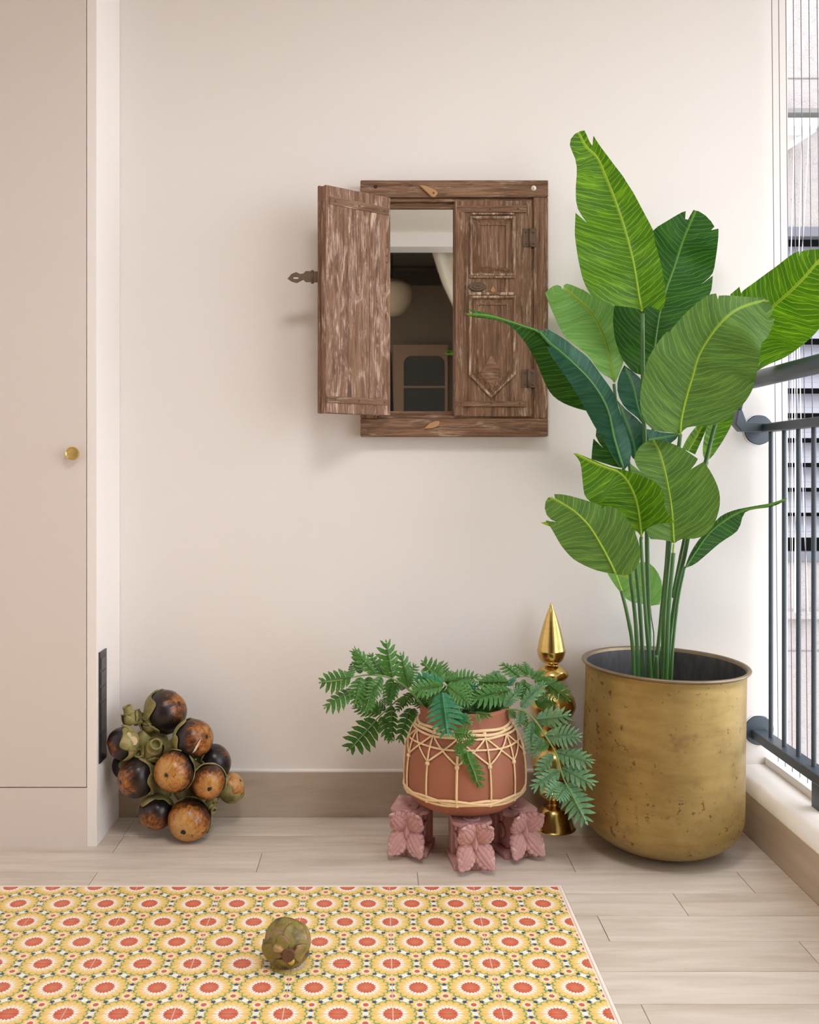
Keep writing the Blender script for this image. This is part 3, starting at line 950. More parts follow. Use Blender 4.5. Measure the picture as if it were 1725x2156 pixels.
M = Matrix.Translation((a[0], YFW, a[1])) @ Matrix.Rotation(PI / 2, 4, 'X')
MB().lathe([(.0056, 0), (.005, .001), (0, .0012)], 12, M=M).build('plug_hole', plain('old_hole', lin(52, 36, 28), .9), win, smooth=True)

# open shutter: hinged on the left stile, swung out to the front left; flat inside face seen
hx, hy = W(809, 0)[0] + .004, YFW - .004
fx, fy = (676 - VX) * 2.534 / FPX, 2.534 - ZW
ang = math.atan2(fy - hy, fx - hx)
L_ = math.hypot(fx - hx, fy - hy)
zl0, zl1 = sz0 + .001, sz1 + .001
osh = MB().box((0, 0, 0), (L_, .024, zl1 - zl0)).build('shutter', M_WOODZP, win, bevel=.002, local=True)
osh.location = Vector((hx, hy, zl0)) - win.location
osh.rotation_euler = (0, 0, ang)
# local axes: x from hinge to free edge, +y towards the camera's left rear (outside face), inside face at y = 0 or .024
side = 1 if (Matrix.Rotation(ang, 3, 'Z') @ Vector((0, 1, 0))).dot(Vector((0, -2.7, 0)) - Vector((hx, hy, 0))) > 0 else -1
yin = .024 if side > 0 else 0.0
yout = 0.0 if side > 0 else .024
HH = zl1 - zl0
def lbox(name, x0, x1, z0, z1, t, mat, y=None, bev=.001, parent=None):
    y = yin if y is None else y
    a_, b_ = (y, y + side * t)
    return MB().box((x0, min(a_, b_), z0), (x1, max(a_, b_), z1)).build(name, mat, parent or osh, bevel=bev, local=True)
st1 = lbox('strap', .006, L_ - .012, HH - .052, HH - .030, .003, M_WOODX)
st2 = lbox('strap', .010, L_ - .004, .028, .046, .003, M_WOODX)
for st, z in ((st1, HH - .041), (st2, .037)):
    for x in (.022, L_ / 2, L_ - .03):
        M = Matrix.Translation((x, yin + side * .003, z)) @ Matrix.Rotation(-side * PI / 2, 4, 'X')
        MB().lathe([(.003, 0), (.0025, .0013), (0, .002)], 10, M=M).build('nail', M_IRON, st, smooth=True, local=True)
# joints between the boards of the inside face: thin proud ridges left by the worn seams
wdt = L_ / 3
for k in range(3):
    lbox('board', k * wdt + .0008, (k + 1) * wdt - .0008, .0015, HH - .0015, .0011, M_WOODZP, bev=.0007)
# rebate on the free edge and lap strip on the outside
MB().box((L_ - .010, min(yout, yout - side * .009), 0.0), (L_ + .006, max(yout, yout - side * .009), HH + .003)).build('lap_strip', M_WOODZ, osh, bevel=.002, local=True)
for x in (.012,):
    for z in (HH * .77, HH * .70, HH * .73, HH * .2):
        M = Matrix.Translation((x, yin, z)) @ Matrix.Rotation(-side * PI / 2, 4, 'X')
        MB().lathe([(.0035, 0), (.003, .0016), (0, .0022)], 10, M=M).build('nail', M_IRON, osh, smooth=True, local=True)
# hasp hanging off the free edge
HZ = 2.555
hs = [(656, 571), (644, 571), (639, 576), (632, 577), (624, 573), (614, 577), (605.5, 587), (614, 593), (625, 596), (633, 592), (639, 589), (644, 594), (656, 594)]
hole = [(618, 583.5), (628.5, 583.5), (628.5, 587.5), (618, 587.5)]
hp = [P(x, y, HZ) for x, y in hs]
hh = [P(x, y, HZ) for x, y in hole]
vs2 = [Vector((p.x, p.z)) for p in hp] + [Vector((p.x, p.z)) for p in hh]
nA, nB = len(hp), len(hh)
res = delaunay_2d_cdt(vs2, [(i, (i + 1) % nA) for i in range(nA)] + [(nA + i, nA + (i + 1) % nB) for i in range(nB)], [], 2, 1e-6)
hb = MB()
keep = []
hx0, hx1 = min(p.x for p in hh), max(p.x for p in hh); hz0, hz1 = min(p.z for p in hh), max(p.z for p in hh)
for f in res[2]:
    c = sum((res[0][i] for i in f), Vector((0, 0))) / len(f)
    if not (hx0 < c.x < hx1 and hz0 < c.y < hz1): keep.append(tuple(f))
hb.add([Vector((v.x, HZ - ZW, v.y)) for v in res[0]], keep)
has = hb.build('hasp', M_IRON, win, solid=.003, bevel=0)
a = P(658, 583, HZ)
MB().tube([a + Vector((0, 0, -.018)), a + Vector((0, 0, .018))], .004, 10).build('hasp_pin', M_IRON, has, smooth=True)
MB().box((a.x, a.y - .002, a.z - .015), (a.x + .022, a.y + .002, a.z + .015)).build('hasp_plate', M_IRON, has, bevel=.0006)

# ------------------------------------------------------------------ big brass pot
ZP = 2.478; SP = FPX / ZP
pc = Vector(((1390 - VX) / SP, ZP - ZW, 0))
pot = thing('brass_planter', pc, 'large round-bottomed aged brass planter with flared rim', 'planter')
pot.rotation_euler = (math.radians(.8), math.radians(1.2), 0)
prof = [(0, .0), (.05, .0012), (.095, .008), (.135, .022), (.168, .040), (.192, .062), (.2045, .086), (.2085, .112), (.2085, .16), (.2070, .26), (.2058, .36), (.2050, .46), (.2052, .478), (.2075, .486)]
def dense(prof, n):
    return [(max(0, p.x), p.y) for p in smooth_path([Vector((a, b)) for a, b in prof], n)]
MB().lathe(dense(prof, 70), 96).build('body', M_BRASSOLD, pot, smooth=True, local=True)
MB().lathe(dense([(.2075, .486), (.2125, .488), (.2158, .4915), (.2158, .4945), (.2120, .4970), (.2060, .4950), (.2022, .488)], 22), 96).build('rim', M_BRASSRIM, pot, smooth=True, local=True)
MB().lathe(dense([(.2022, .488), (.2012, .46), (.2010, .40), (.2010, .34)], 10), 96).build('inside', M_BRASSIN, pot, smooth=True, local=True)
mb = MB()
for i in range(16):
    pass
mb.grid(lambda u, v: Vector((.2012 * u * math.cos(2 * PI * v), .2012 * u * math.sin(2 * PI * v), .345 + .008 * math.sin(u * 21) * math.cos(v * 31))), 14, 48)
mb.build('filler', plain('dark_soil', lin(44, 38, 34), .95, 0, .1, 40, .4, .6), pot, smooth=True, local=True)

# ------------------------------------------------------------------ brass finial
ZN = 2.622; SN = FPX / ZN
fc = Vector(((1166 - VX) / SN, ZN - ZW, 0))
fin = thing('temple_finial', fc, 'tall polished brass spire finial with stacked bulbs beside the planter', 'finial')
zz_ = lambda py: 1 + (VY - py) / SN
z0_ = zz_(1751)
zz = lambda py: max(0, zz_(py) - z0_)
px_ = lambda w: w / SN
def seg(pts, n=24): return dense([(px_(a), zz(b)) for a, b in pts], n)
prs = {
    'foot': seg([(0, 1751), (43, 1751), (43.5, 1748), (41, 1741), (36, 1728), (29, 1714), (22, 1707), (13, 1704), (12, 1698)], 40),
    'bulb': seg([(12, 1699), (16, 1694), (26, 1686), (33, 1677), (29, 1669), (18, 1660), (12, 1655)], 26),
    'globe': seg([(12, 1656), (24, 1650), (37, 1640), (46, 1622), (46, 1612), (40, 1594), (26, 1580), (12, 1574)], 32),
    'collar_bulb': seg([(12, 1575), (20, 1570), (30, 1563), (33, 1555), (27, 1545), (16, 1536), (12, 1530)], 24),
    'large_globe': seg([(12, 1531), (26, 1526), (40, 1515), (48, 1498), (48, 1490), (42, 1473), (27, 1459), (12.5, 1453)], 36),
    'upper_bulb': seg([(12.5, 1454), (12.5, 1449), (18, 1445), (28, 1438), (34, 1430), (30, 1421), (20, 1413), (13, 1409), (13, 1404)], 32),
    'spire': dense([(px_(a), zz(b)) for a, b in [(13, 1405), (20, 1402), (26, 1394), (29, 1383), (29.5, 1378), (28.5, 1375)]], 14) + dense([(px_(a), zz(b)) for a, b in [(28.5, 1375), (24, 1352), (17, 1325), (9, 1300), (4, 1288), (2.2, 1280), (0, 1279)]], 34),
}
for k, p in prs.items():
    dx = {'spire': -5, 'upper_bulb': -3, 'large_globe': -2}.get(k, 0) / SN
    MB().lathe(p, 56, (dx, 0, 0)).build(k, M_BRASS, fin, smooth=True, local=True, angle=50)

# ------------------------------------------------------------------ terracotta pot in a cane net
ZT = 2.462; ST = FPX / ZT
tc_ = Vector(((977.5 - VX) / ST, ZT - ZW, .1248))
tp_ = thing('terracotta_pot', tc_, 'terracotta pot wrapped in a woven cane net, on pink carved brackets', 'pot')
TPROF = [(0, 0), (.085, 0), (.105, .004), (.130, .016), (.148, .034), (.1560, .056), (.1575, .085), (.155, .125), (.148, .165), (.136, .196), (.124, .214), (.1175, .226), (.1165, .236), (.1175, .250), (.1185, .262)]
td = dense(TPROF, 80)
MB().lathe(td + dense([(.1185, .262), (.1165, .2655), (.112, .264), (.108, .255), (.107, .20)], 14), 80).build('body', M_TERRA, tp_, smooth=True, local=True)
MB().lathe([(.1072, .225), (0, .230)], 40).build('soil', plain('moss_soil', lin(40, 44, 28), .95, 0, .1, 50, .4, .5), tp_, local=True)
def rad_at(z):
    for (r0, a), (r1, b) in zip(td, td[1:]):
        if a <= z <= b and b > a: return lerp(r0, r1, (z - a) / (b - a))
    return td[-1][0]
def on(th, z, off=.0025):
    r = rad_at(z) + off
    return Vector((r * math.sin(th), -r * math.cos(th), z))
rc = random.Random(8)
def ring(z, off, wob, ph, rad, n=96, k=6):
    return MB().tube([on(2 * PI * i / n, z + wob * math.sin(k * 2 * PI * i / n + ph), off) for i in range(n)], rad, 7, closed=True)
for z, off, wob, ph, rad in ((.2225, .003, .0012, 0, .0042), (.2140, .0035, .0015, 1.6, .0042), (.2065, .003, .001, 3, .0034), (.1815, .003, .0008, 1, .0026),
                             (.055, .003, .0040, 0, .0036), (.055, .004, .0040, PI, .0036), (.048, .0035, .0024, 1.2, .0036)):
    ring(z, off, wob, ph, rad).build('cane_ring', M_CANE, tp_, smooth=True, local=True)
TH0 = math.radians(-11.5)
for i in range(12):
    th = TH0 + i * PI / 6
    dth = rc.uniform(-.02, .02)
    pth = [on(th + dth * (1 - t), lerp(.047, .210, t), .0035) for t in [k / 12 for k in range(13)]]
    MB().tube(pth, .0036 if i % 3 else .0046, 7, flat=.7).build('cane_upright', M_CANE, tp_, smooth=True, local=True)
    for sgn in (-1, 1):
        p2 = [on(lerp(th + dth * .3, th + sgn * PI / 6, t), lerp(.146, .209, t), .0050 if sgn > 0 else .0036) for t in [k / 8 for k in range(9)]]
        MB().tube(p2, .0026, 6, flat=.7).build('cane_diagonal', M_CANE, tp_, smooth=True, local=True)
    for z, r_ in ((.142, .0062), (.048, .0058), (.2165, .0058)):
        c_ = on(th + dth * (.4 if z < .2 else 0), z, .003)
        k_ = MB().lathe([(0, -r_), (r_ * .8, -r_ * .7), (r_, 0), (r_ * .8, r_ * .7), (0, r_)], 8, c_)
        k_.build('cane_knot', M_CANE, tp_, smooth=True, local=True)

# ------------------------------------------------------------------ carved pink brackets
def acanthus(Lf, Wf, curl, ridges=5, n=22, m=14, hook=0):
    """one carved leaf: base at origin, grows along +x, face towards +z; serrated edge, grooves, tip rolled forward"""
    mb = MB()
    def fn(u, v):
        s = v * 2 - 1
        lob = .5 + .5 * math.cos(u * 5.5 * 2 * PI)
        w = Wf * (math.sin(PI * (u * .80 + .12)) ** .9) * (1 - .16 * lob * u)
        if u > .94: w *= .8
        bend = hook * u * u * Lf
        x = Lf * (u - .16 * abs(s) ** 1.6 * u) 
        y = s * w + bend
        groove = abs(math.sin((abs(s) * ridges * .5 + .5) * PI))
        z = curl * (u ** 2) * Lf + .012 * (1 - s * s) * math.sin(PI * min(1, u + .1)) + .0052 * (groove - .6) * min(1, u * 3) - .0015 * lob * abs(s)
        return Vector((x, y, z))
    mb.grid(fn, n, m)
    return mb
leafU = acanthus(.062, .0255, .36, 5, 26, 32, hook=.14).mesh('petal', smooth=True)
leafD = acanthus(.068, .0245, .26, 5, 26, 32, hook=-.14).mesh('petal', smooth=True)
for me in (leafU, leafD): me.materials.append(M_PINK)
def bracket(name, loc, yaw, label):
    """carved bracket; local -y is the carved face"""
    t = thing(name, loc, label, 'bracket', 'carved brackets under the terracotta pot')
    t.rotation_euler = (0, 0, yaw)
    H = .1225
    MB().box((-.050, -.052, 0), (.050, .062, .014)).build('plinth', M_PINK, t, bevel=.003, local=True)
    MB().box((-.044, .020, .014), (.044, .062, H - .004)).build('back_block', M_PINK, t, bevel=.003, local=True)
    # body that swells forward like a corbel
    MB().prism([(.030, .014), (-.020, .014), (-.026, .030), (-.034, .055), (-.050, .075), (-.052, .100), (-.040, H - .014), (.03, H - .010)], 'x', -.030, .030).build('corbel', M_PINK, t, bevel=.006, bseg=3, local=True)
    MB().prism([(-.050, -.040), (-.030, -.060), (-.012, -.050), (0, -.062), (.012, -.050), (.030, -.060), (.050, -.040), (.050, .062), (-.050, .062)], 'z', H - .012, H - .002).build('top_plate', M_PINK, t, bevel=.002, local=True)
    MB().lathe([(.022, H - .002), (.022, H + .0), (.020, H + .0015), (.006, H + .0015), (.005, H - .001), (0, H - .001)], 28, (0, -.022, 0)).build('ring_boss', M_PINK, t, smooth=True, local=True, angle=30)
    for i in range(9):
        x = -.040 + .010 * i
        MB().box((x - .0032, -.0545, .004), (x + .0032, -.051, .012)).build('dentil', M_PINK, t, bevel=.001, local=True)
    c = Vector((0, -.054, .073))
    for me, a, tilt in ((leafU, 46, 0), (leafU, 134, 0), (leafD, -46, 0), (leafD, -134, 0)):
        ar = math.radians(a)
        xa = Vector((math.cos(ar), -.25, math.sin(ar))).normalized()
        za = Vector((0, -1, 0)); za = (za - xa * za.dot(xa)).normalized()
        ya = za.cross(xa)
        if a in (134, -134): ya = -ya
        M = Matrix((xa, ya, za)).transposed().to_4x4(); M.translation = c + Vector((math.cos(ar) * .008, -.004, math.sin(ar) * .010))
        o = put('petal', me, None, t, M)
        m_ = o.modifiers.new('solidify', 'SOLIDIFY'); m_.thickness = .006; m_.offset = -1
    MB().add([c + Vector(p) for p in ((0, -.028, -.012), (-.015, -.006, .006), (.015, -.006, .006), (0, -.014, .052), (0, -.006, -.040), (-.008, .012, 0), (.008, .012, 0), (0, -.020, .030))],
             [(0, 1, 4), (0, 4, 2), (0, 7, 1), (0, 2, 7), (1, 7, 3), (2, 3, 7), (1, 5, 4), (2, 4, 6), (1, 3, 5), (2, 6, 3), (5, 3, 6), (5, 6, 4)]).build('bud', M_PINK, t, bevel=.002, local=True)
    # side scrolls behind the petals
    for s in (-1, 1):
        for k, (yy, zz2, rr_) in enumerate(((.002, .050, .030), (.006, .088, .022))):
            pts = [Vector((s * .034, yy + (rr_ - .0035 * j * .6) * math.cos(j * .55) * (1 - j * .05), zz2 + (rr_ - .0035 * j * .6) * math.sin(j * .55) * (1 - j * .05))) for j in range(16)]
            MB().tube(pts, lambda q_: .0055 * (1 - .5 * q_), 7).build('scroll', M_PINK, t, smooth=True, local=True)
    return t
bracket('carved_bracket', ((988 - VX) * 2.40 / FPX, 2.388 - ZW, 0), math.radians(6), 'pink carved wooden bracket under terracotta pot, the one nearest the printed tiles')
bracket('carved_bracket', ((866 - VX) * 2.45 / FPX + .004, 2.470 - ZW, 0), math.radians(-14), 'pink carved wooden bracket under terracotta pot, on the palm fruit side')
bracket('carved_bracket', ((1086 - VX) * 2.45 / FPX - .004, 2.462 - ZW, 0), math.radians(18), 'pink carved wooden bracket under terracotta pot, beside the brass finial')

# ------------------------------------------------------------------ palmyra fruit
FR = {}
def fruit_mat(th):
    if th not in FR: FR[th] = mk_fruit('palm_fruit_%d' % int(th * 100), th)
    return FR[th]
def fruit_mesh(r, sq=.92, seed=0):
    rs_ = random.Random(seed)
    a1, a2 = rs_.uniform(0, 6), rs_.uniform(0, 6)
    prof = []
    N = 24
    mb = MB()
    def fn(u, v):
        ph = PI * u; th = 2 * PI * v
        rr = r * (1 + .035 * math.sin(2 * th + a1) * math.sin(ph) + .025 * math.sin(3 * th + a2) * math.sin(ph) ** 2)
        z = math.cos(ph)
        zz = r * sq * z
        if z > .93: zz -= r * .05 * (z - .93) / .07
        return Vector((rr * math.sin(ph) * math.cos(th), rr * math.sin(ph) * math.sin(th), zz))
    return mb.grid(fn, 26, 40)
def sepal(r, a0, wid, u0, u1, lift, seed):
    """one overlapping husk scale hugging the stalk end (-z) of a fruit"""
    rs_ = random.Random(seed)
    ph = [rs_.uniform(0, 6) for _ in range(4)]
    def fn(u, v):
        s = v * 2 - 1
        lat = lerp(PI * .985, PI * (1 - u1), u)               # polar angle from the tip
        edge = 1 - .10 * math.sin(s * 5 + ph[0]) - .35 * abs(s) ** 3
        lat = lerp(PI * .985, PI * (1 - u1 * edge), u)
        th = a0 + s * wid * (.35 + .65 * u)
        rr = r * (1.03 + lift + .05 * u * u * lift * 8 + .015 * math.sin(th * 4 + ph[1]))
        return Vector((rr * math.sin(lat) * math.cos(th), rr * math.sin(lat) * math.sin(th), rr * .94 * math.cos(lat)))
    return MB().grid(fn, 12, 14)
def add_fruit(parent, c, r, tip, th, seed, cal=1.0, name='fruit', cal_mat=None):
    q = Vector((0, 0, 1)).rotation_difference(Vector(tip).normalized())
    o = fruit_mesh(r, .93, seed).build(name, fruit_mat(th), parent, smooth=True, local=True)
    o.location = Vector(c) - (parent.location if parent else Vector((0, 0, 0)))
    o.rotation_mode = 'QUATERNION'; o.rotation_quaternion = q
    if cal:
        for k in range(5):
            s = sepal(r, k * 2 * PI / 5 * (1.0) + seed, .95 if k < 3 else .8, .0, (.42 if k < 3 else .30) * cal, .012 + .014 * (k % 3) + (.03 if k >= 3 else 0), seed * 7 + k)
            s.build('sepal', cal_mat or M_CALYX, o, smooth=True, solid=.0025, local=True)
    return o
bz = Vector((-.57, 2.56 - ZW, 0))
bunch = thing('palm_fruit_bunch', bz, 'bunch of dark round palm fruits with green husks in the corner', 'fruit')
core = P(345, 1592, 2.605)
FRU = [  # px, py, Z, radius px, tip direction (x right, y away, z up), threshold, husk size
    (350, 1497, 2.615, 44, (.75, -.35, .45), .62, 1.15),
    (408, 1556, 2.560, 42, (.75, -.45, .25), .42, 1.0),
    (258, 1565, 2.535, 34, (-.85, -.40, -.25), .62, 1.1),
    (287, 1638, 2.530, 41, (-.72, -.68, -.05), .48, .9),
    (366, 1625, 2.500, 42, (-.20, -.95, .12), .12, .9),
    (439, 1646, 2.530, 36, (.25, -.93, -.15), .15, 1.0),
    (452, 1603, 2.610, 36, (.8, .1, .5), .80, 1.0),
    (329, 1711, 2.545, 37, (-.25, -.62, -.75), .42, 1.0),
    (398, 1727, 2.525, 44, (-.12, -.93, -.28), -.05, .95),
    (486, 1657, 2.610, 30, (.75, -.15, .55), -.1, 1.35),
    (262, 1612, 2.600, 27, (-.8, .3, -.1), .9, .8),
]
for i, (x, y, Z, rp, tip, th, cal) in enumerate(FRU):
    c = P(x, y, Z); r = rp * Z / FPX
    if i == 8: c.z = r * .985
    add_fruit(bunch, c, r, tip, th, i + 1, cal * 1.18)
    # stalk from the core to the husk
    base = c - Vector(tip).normalized() * r * .95
    pts = smooth_path([core + (base - core) * .0, (core + base) / 2 + Vector((0, -.006, -.004)), base], 8)
    MB().tube(pts, lambda t: .030 - .006 * t, 10).build('stalk', M_CALYX, bunch, smooth=True)
# cut stubs
def stub(p0, p1, r):
    d = (p1 - p0)
    Mq = Vector((0, 0, 1)).rotation_difference(d.normalized()).to_matrix().to_4x4(); Mq.translation = p0
    L = d.length
    o = MB().lathe(dense([(r * 1.25, 0), (r * 1.15, L * .35), (r * .95, L * .55), (r * 1.05, L * .62), (r * .8, L * .7), (r * .72, L * .95), (r * .82, L), (r * .55, L * .98), (r * .45, L * .75), (0, L * .7)], 34), 16, M=Mq).build('cut_stub', M_CALYX, bunch, smooth=True)
    for k in range(4):
        a = k * PI / 2 + r * 90
        def fn(u, v, a=a):
            s = v * 2 - 1
            th = a + s * .85 * (1 - .5 * u)
            rr = r * (1.3 + .15 * math.sin(u * 3))
            return Mq @ Vector((rr * math.cos(th), rr * math.sin(th), L * (.05 + .6 * u * (1 - .3 * abs(s)))))
        MB().grid(fn, 6, 8).build('husk_scale', M_CALYX, bunch, smooth=True, solid=.0015)
stub(P(279, 1522, 2.575), P(267, 1487, 2.57), .017)
stub(P(298, 1522, 2.60), P(286, 1496, 2.60), .015)
stub(P(318, 1586, 2.56), P(329, 1566, 2.515), .022)
stub(P(318, 1530, 2.60), P(312, 1508, 2.585), .020)
stub(P(440, 1690, 2.565), P(451, 1707, 2.54), .012)
stub(P(445, 1678, 2.565), P(456, 1692, 2.55), .010)
stub(P(300, 1600, 2.57), P(292, 1585, 2.53), .018)
# pale cut scars
M_FLESH = plain('cut_flesh', lin(226, 200, 168), .7, 0, .3, 40, .1, .3)
def scar(px, py, Z, pts, name='cut_scar'):
    vs = [P(px + x, py + y, Z + (abs(x) + abs(y)) * .0004) for x, y in pts]
    MB().add(vs, [tuple(range(len(vs)))]).build(name, M_FLESH, bunch, solid=.002)
scar(279, 1559, 2.500, [(-9, -4), (-4, -8), (4, -8), (9, -4), (11, 3), (8, 9), (0, 10), (-8, 8)])
scar(272, 1548, 2.503, [(-4, -5), (1, -7), (4, 0), (2, 6), (-4, 4)])
scar(413, 1573, 2.502, [(-8, 13), (-4, 5), (3, -8), (11, -19), (7, -6), (-1, 8)])
# single fruit lying on the tiles
ZS = 1.895
rS = .0455
cs = Vector(((604 - VX) * ZS / FPX, ZS - ZW, rS * .97))
lone = thing('palm_fruit', (cs.x, cs.y, 0), 'single small greenish palm fruit lying on the patterned tiles', 'fruit')
M_CALYX2 = Mat('husk_green_brown', .42, 0, .4)
v_ = M_CALYX2.coord('Object', (1, 1, 1), rand=True)
f_ = M_CALYX2.noise(v_, 22, 5, .6, 1.0)
M_CALYX2.color(M_CALYX2.mix(M_CALYX2.noise(v_, 44, 4).step(.58, .72) * .5, M_CALYX2.ramp(f_, [(.30, lin(78, 58, 40)), (.40, lin(112, 94, 46)), (.50, lin(132, 124, 56)), (.58, lin(146, 118, 84)), (.70, lin(204, 170, 116))]), lin(80, 54, 40)))
M_CALYX2.bump(f_, .2, .003)
M_CALYX2 = M_CALYX2.mat
tipv = Vector((-.15, .98, .04)).normalized()       # stalk end turned to the viewer
q = Vector((0, 0, 1)).rotation_difference(tipv)
fo = fruit_mesh(rS, 1.06, 31).build('flesh', fruit_mat(.2), lone, smooth=True, local=True)
fo.data.materials[0] = M_CALYX2
fo.location = cs - lone.location
fo.rotation_mode = 'QUATERNION'; fo.rotation_quaternion = q
for k, (a0, wd_, u1, lf) in enumerate(((.4, 1.25, .62, .015), (2.5, 1.2, .58, .03), (4.6, 1.15, .55, .022), (1.2, 1.0, .40, .06), (3.4, .95, .38, .075), (5.4, .9, .36, .065), (.2, .8, .24, .11), (2.2, .75, .22, .12), (4.2, .8, .23, .115))):
    sepal(rS, a0, wd_, 0, u1, lf, 50 + k).build('sepal', M_CALYX2, fo, smooth=True, solid=.0022, local=True)
MB().lathe([(0, -rS * 1.20), (.012, -rS * 1.20), (.0135, -rS * 1.16), (.014, -rS * 1.0), (.012, -rS * .9)], 16).build('stalk_scar', plain('stalk_scar_brown', lin(104, 76, 56), .8, 0, .2, 60, .3, .5), fo, smooth=True, local=True, angle=40)
MB().lathe([(0, 0), (.006, -.001), (.007, .002), (.005, .006)], 12, (.004, .013, -rS * 1.17)).build('stalk_bud', plain('stalk_bud_yellow', lin(206, 180, 92), .6), fo, smooth=True, local=True)
# ------------------------------------------------------------------ large-leaved plant in the brass planter
plant = thing('banana_plant', pc + Vector((0, 0, .345)), 'tall artificial banana-leaf plant with broad green leaves in brass planter', 'plant')
T2 = lambda x, y: (960 + x * .23188, 580 + y * .23188)
T3 = lambda x, y: (1280 + x * .25797, 420 + y * .25797)
T1 = lambda x, y: (1180 + x * .19476, 260 + y * .19476)
T4 = lambda x, y: (1120 + x * .32464, 880 + y * .32464)
T5 = lambda x, y: (1270 + x * .16234, 1080 + y * .16234)
def inside(p, poly):
    c = False; n = len(poly); j = n - 1
    for i in range(n):
        a, b = poly[i], poly[j]
        if (a[1] > p[1]) != (b[1] > p[1]) and p[0] < (b[0] - a[0]) * (p[1] - a[1]) / (b[1] - a[1]) + a[0]: c = not c
        j = i
    return c
def leaf(T, outline, mid, Z, fold, mat, wave=.004, bow=0.0, step=11, rib=.0030, seed=0, tipcurl=0.0):
    """outline and midrib in photo pixels; Z = distances from the lens at stations along the midrib (base .. tip);
    fold = how far the blade leans towards (+) or away from (-) the lens per unit of width on either side"""
    outl = [Vector(T(*p)) for p in outline]
    # densify the outline
    o2 = []
    for i, p in enumerate(outl):
        q_ = outl[(i + 1) % len(outl)]
        k = max(1, int((q_ - p).length / step))
        o2 += [p.lerp(q_, j / k) for j in range(k)]
    # light smoothing that keeps corners of the tears
    sm = []
    for i, p in enumerate(o2):
        a_, b_ = o2[i - 1], o2[(i + 1) % len(o2)]
        d1, d2 = (p - a_), (b_ - p)
        cosang = d1.dot(d2) / max(1e-9, d1.length * d2.length)
        sm.append(p * .5 + (a_ + b_) * .25 if cosang > .55 else p)
    o2 = sm
    md = smooth_path([Vector(T(*p)) for p in mid], 60)
    seglen = [0]
    for a_, b_ in zip(md, md[1:]): seglen.append(seglen[-1] + (b_ - a_).length)
    Ltot = seglen[-1]
    pts = list(o2)
    x0, x1 = min(p.x for p in o2), max(p.x for p in o2)
    y0, y1 = min(p.y for p in o2), max(p.y for p in o2)
    tup = [(p.x, p.y) for p in o2]
    for m_ in md[1:-1]:
        if inside((m_.x, m_.y), tup) and min((m_ - p).length for p in o2) > step * .45: pts.append(m_)
    nm = len(pts)
    yy = y0; row = 0
    while yy < y1:
        xx = x0 + (step / 2 if row % 2 else 0)
        while xx < x1:
            v = Vector((xx, yy))
            if inside((xx, yy), tup) and min((v - p).length for p in o2) > step * .6 and min((v - m_).length for m_ in md) > step * .6: pts.append(v)
            xx += step
        yy += step * .87; row += 1
    n = len(o2)
    vo, eo, fo_, *_r = delaunay_2d_cdt(pts, [], [list(range(n))], 1, 1e-5)
    def frame(p):
        best, bi = 1e18, 0
        for i in range(len(md) - 1):
            a_, b_ = md[i], md[i + 1]
            ab = b_ - a_; t = max(0, min(1, (p - a_).dot(ab) / max(1e-9, ab.length_squared)))
            q_ = a_ + ab * t; d = (p - q_).length_squared
            if d < best: best, bi, bt, bq, bab = d, i, t, q_, ab
        s_ = seglen[bi] + bt * (seglen[bi + 1] - seglen[bi])
        sg = 1 if bab.x * (p.y - bq.y) - bab.y * (p.x - bq.x) > 0 else -1
        return s_, sg * math.sqrt(best)
    zpath = smooth_path([Vector((i, z)) for i, z in enumerate(Z)], 101)
    def Zat(t): return zpath[max(0, min(100, int(round(t * 100))))].y
    rs_ = random.Random(seed)
    f1, f2, p1, p2 = rs_.uniform(18, 26), rs_.uniform(30, 46), rs_.uniform(0, 6), rs_.uniform(0, 6)
    vs, uvs = [], []
    px2m = lambda z: z / FPX
    fl, frr = fold if isinstance(fold, tuple) else (fold, fold)
    for p in vo:
        s_, d = frame(p)
        z = Zat(s_ / Ltot)
        sm_, dm = s_ * px2m(z), d * px2m(z)
        k = fl if dm < 0 else frr
        zz_ = z - k * abs(dm) + bow * dm * dm * 10 + wave * (math.sin(f1 * sm_ + p1) + .5 * math.sin(f2 * sm_ + p2)) * min(1, abs(dm) / .05)
        vs.append(P(p.x, p.y, zz_)); uvs.append((sm_, dm))
    mb = MB().add(vs, [tuple(f) for f in fo_])
    o = mb.build('leaf', mat, plant, smooth=True, fix=False)
    uv = o.data.uv_layers.new(name='UVMap')
    for l in o.data.loops: uv.data[l.index].uv = uvs[l.vertex_index]
    # raised midrib
    inn = [i for i, m_ in enumerate(md) if inside((m_.x, m_.y), tup)]
    if inn and rib:
        path = [P(md[i].x, md[i].y, Zat(seglen[i] / Ltot) - .0015) for i in range(inn[0], inn[-1] + 1, 2)]
        if len(path) > 2: MB().tube(path, lambda t: rib * (1 - .8 * t) , 7).build('midrib', M_RIBD if mat in (M_LEAF_TOP, M_LEAF_DARK) else M_RIB, o, smooth=True)
    return o

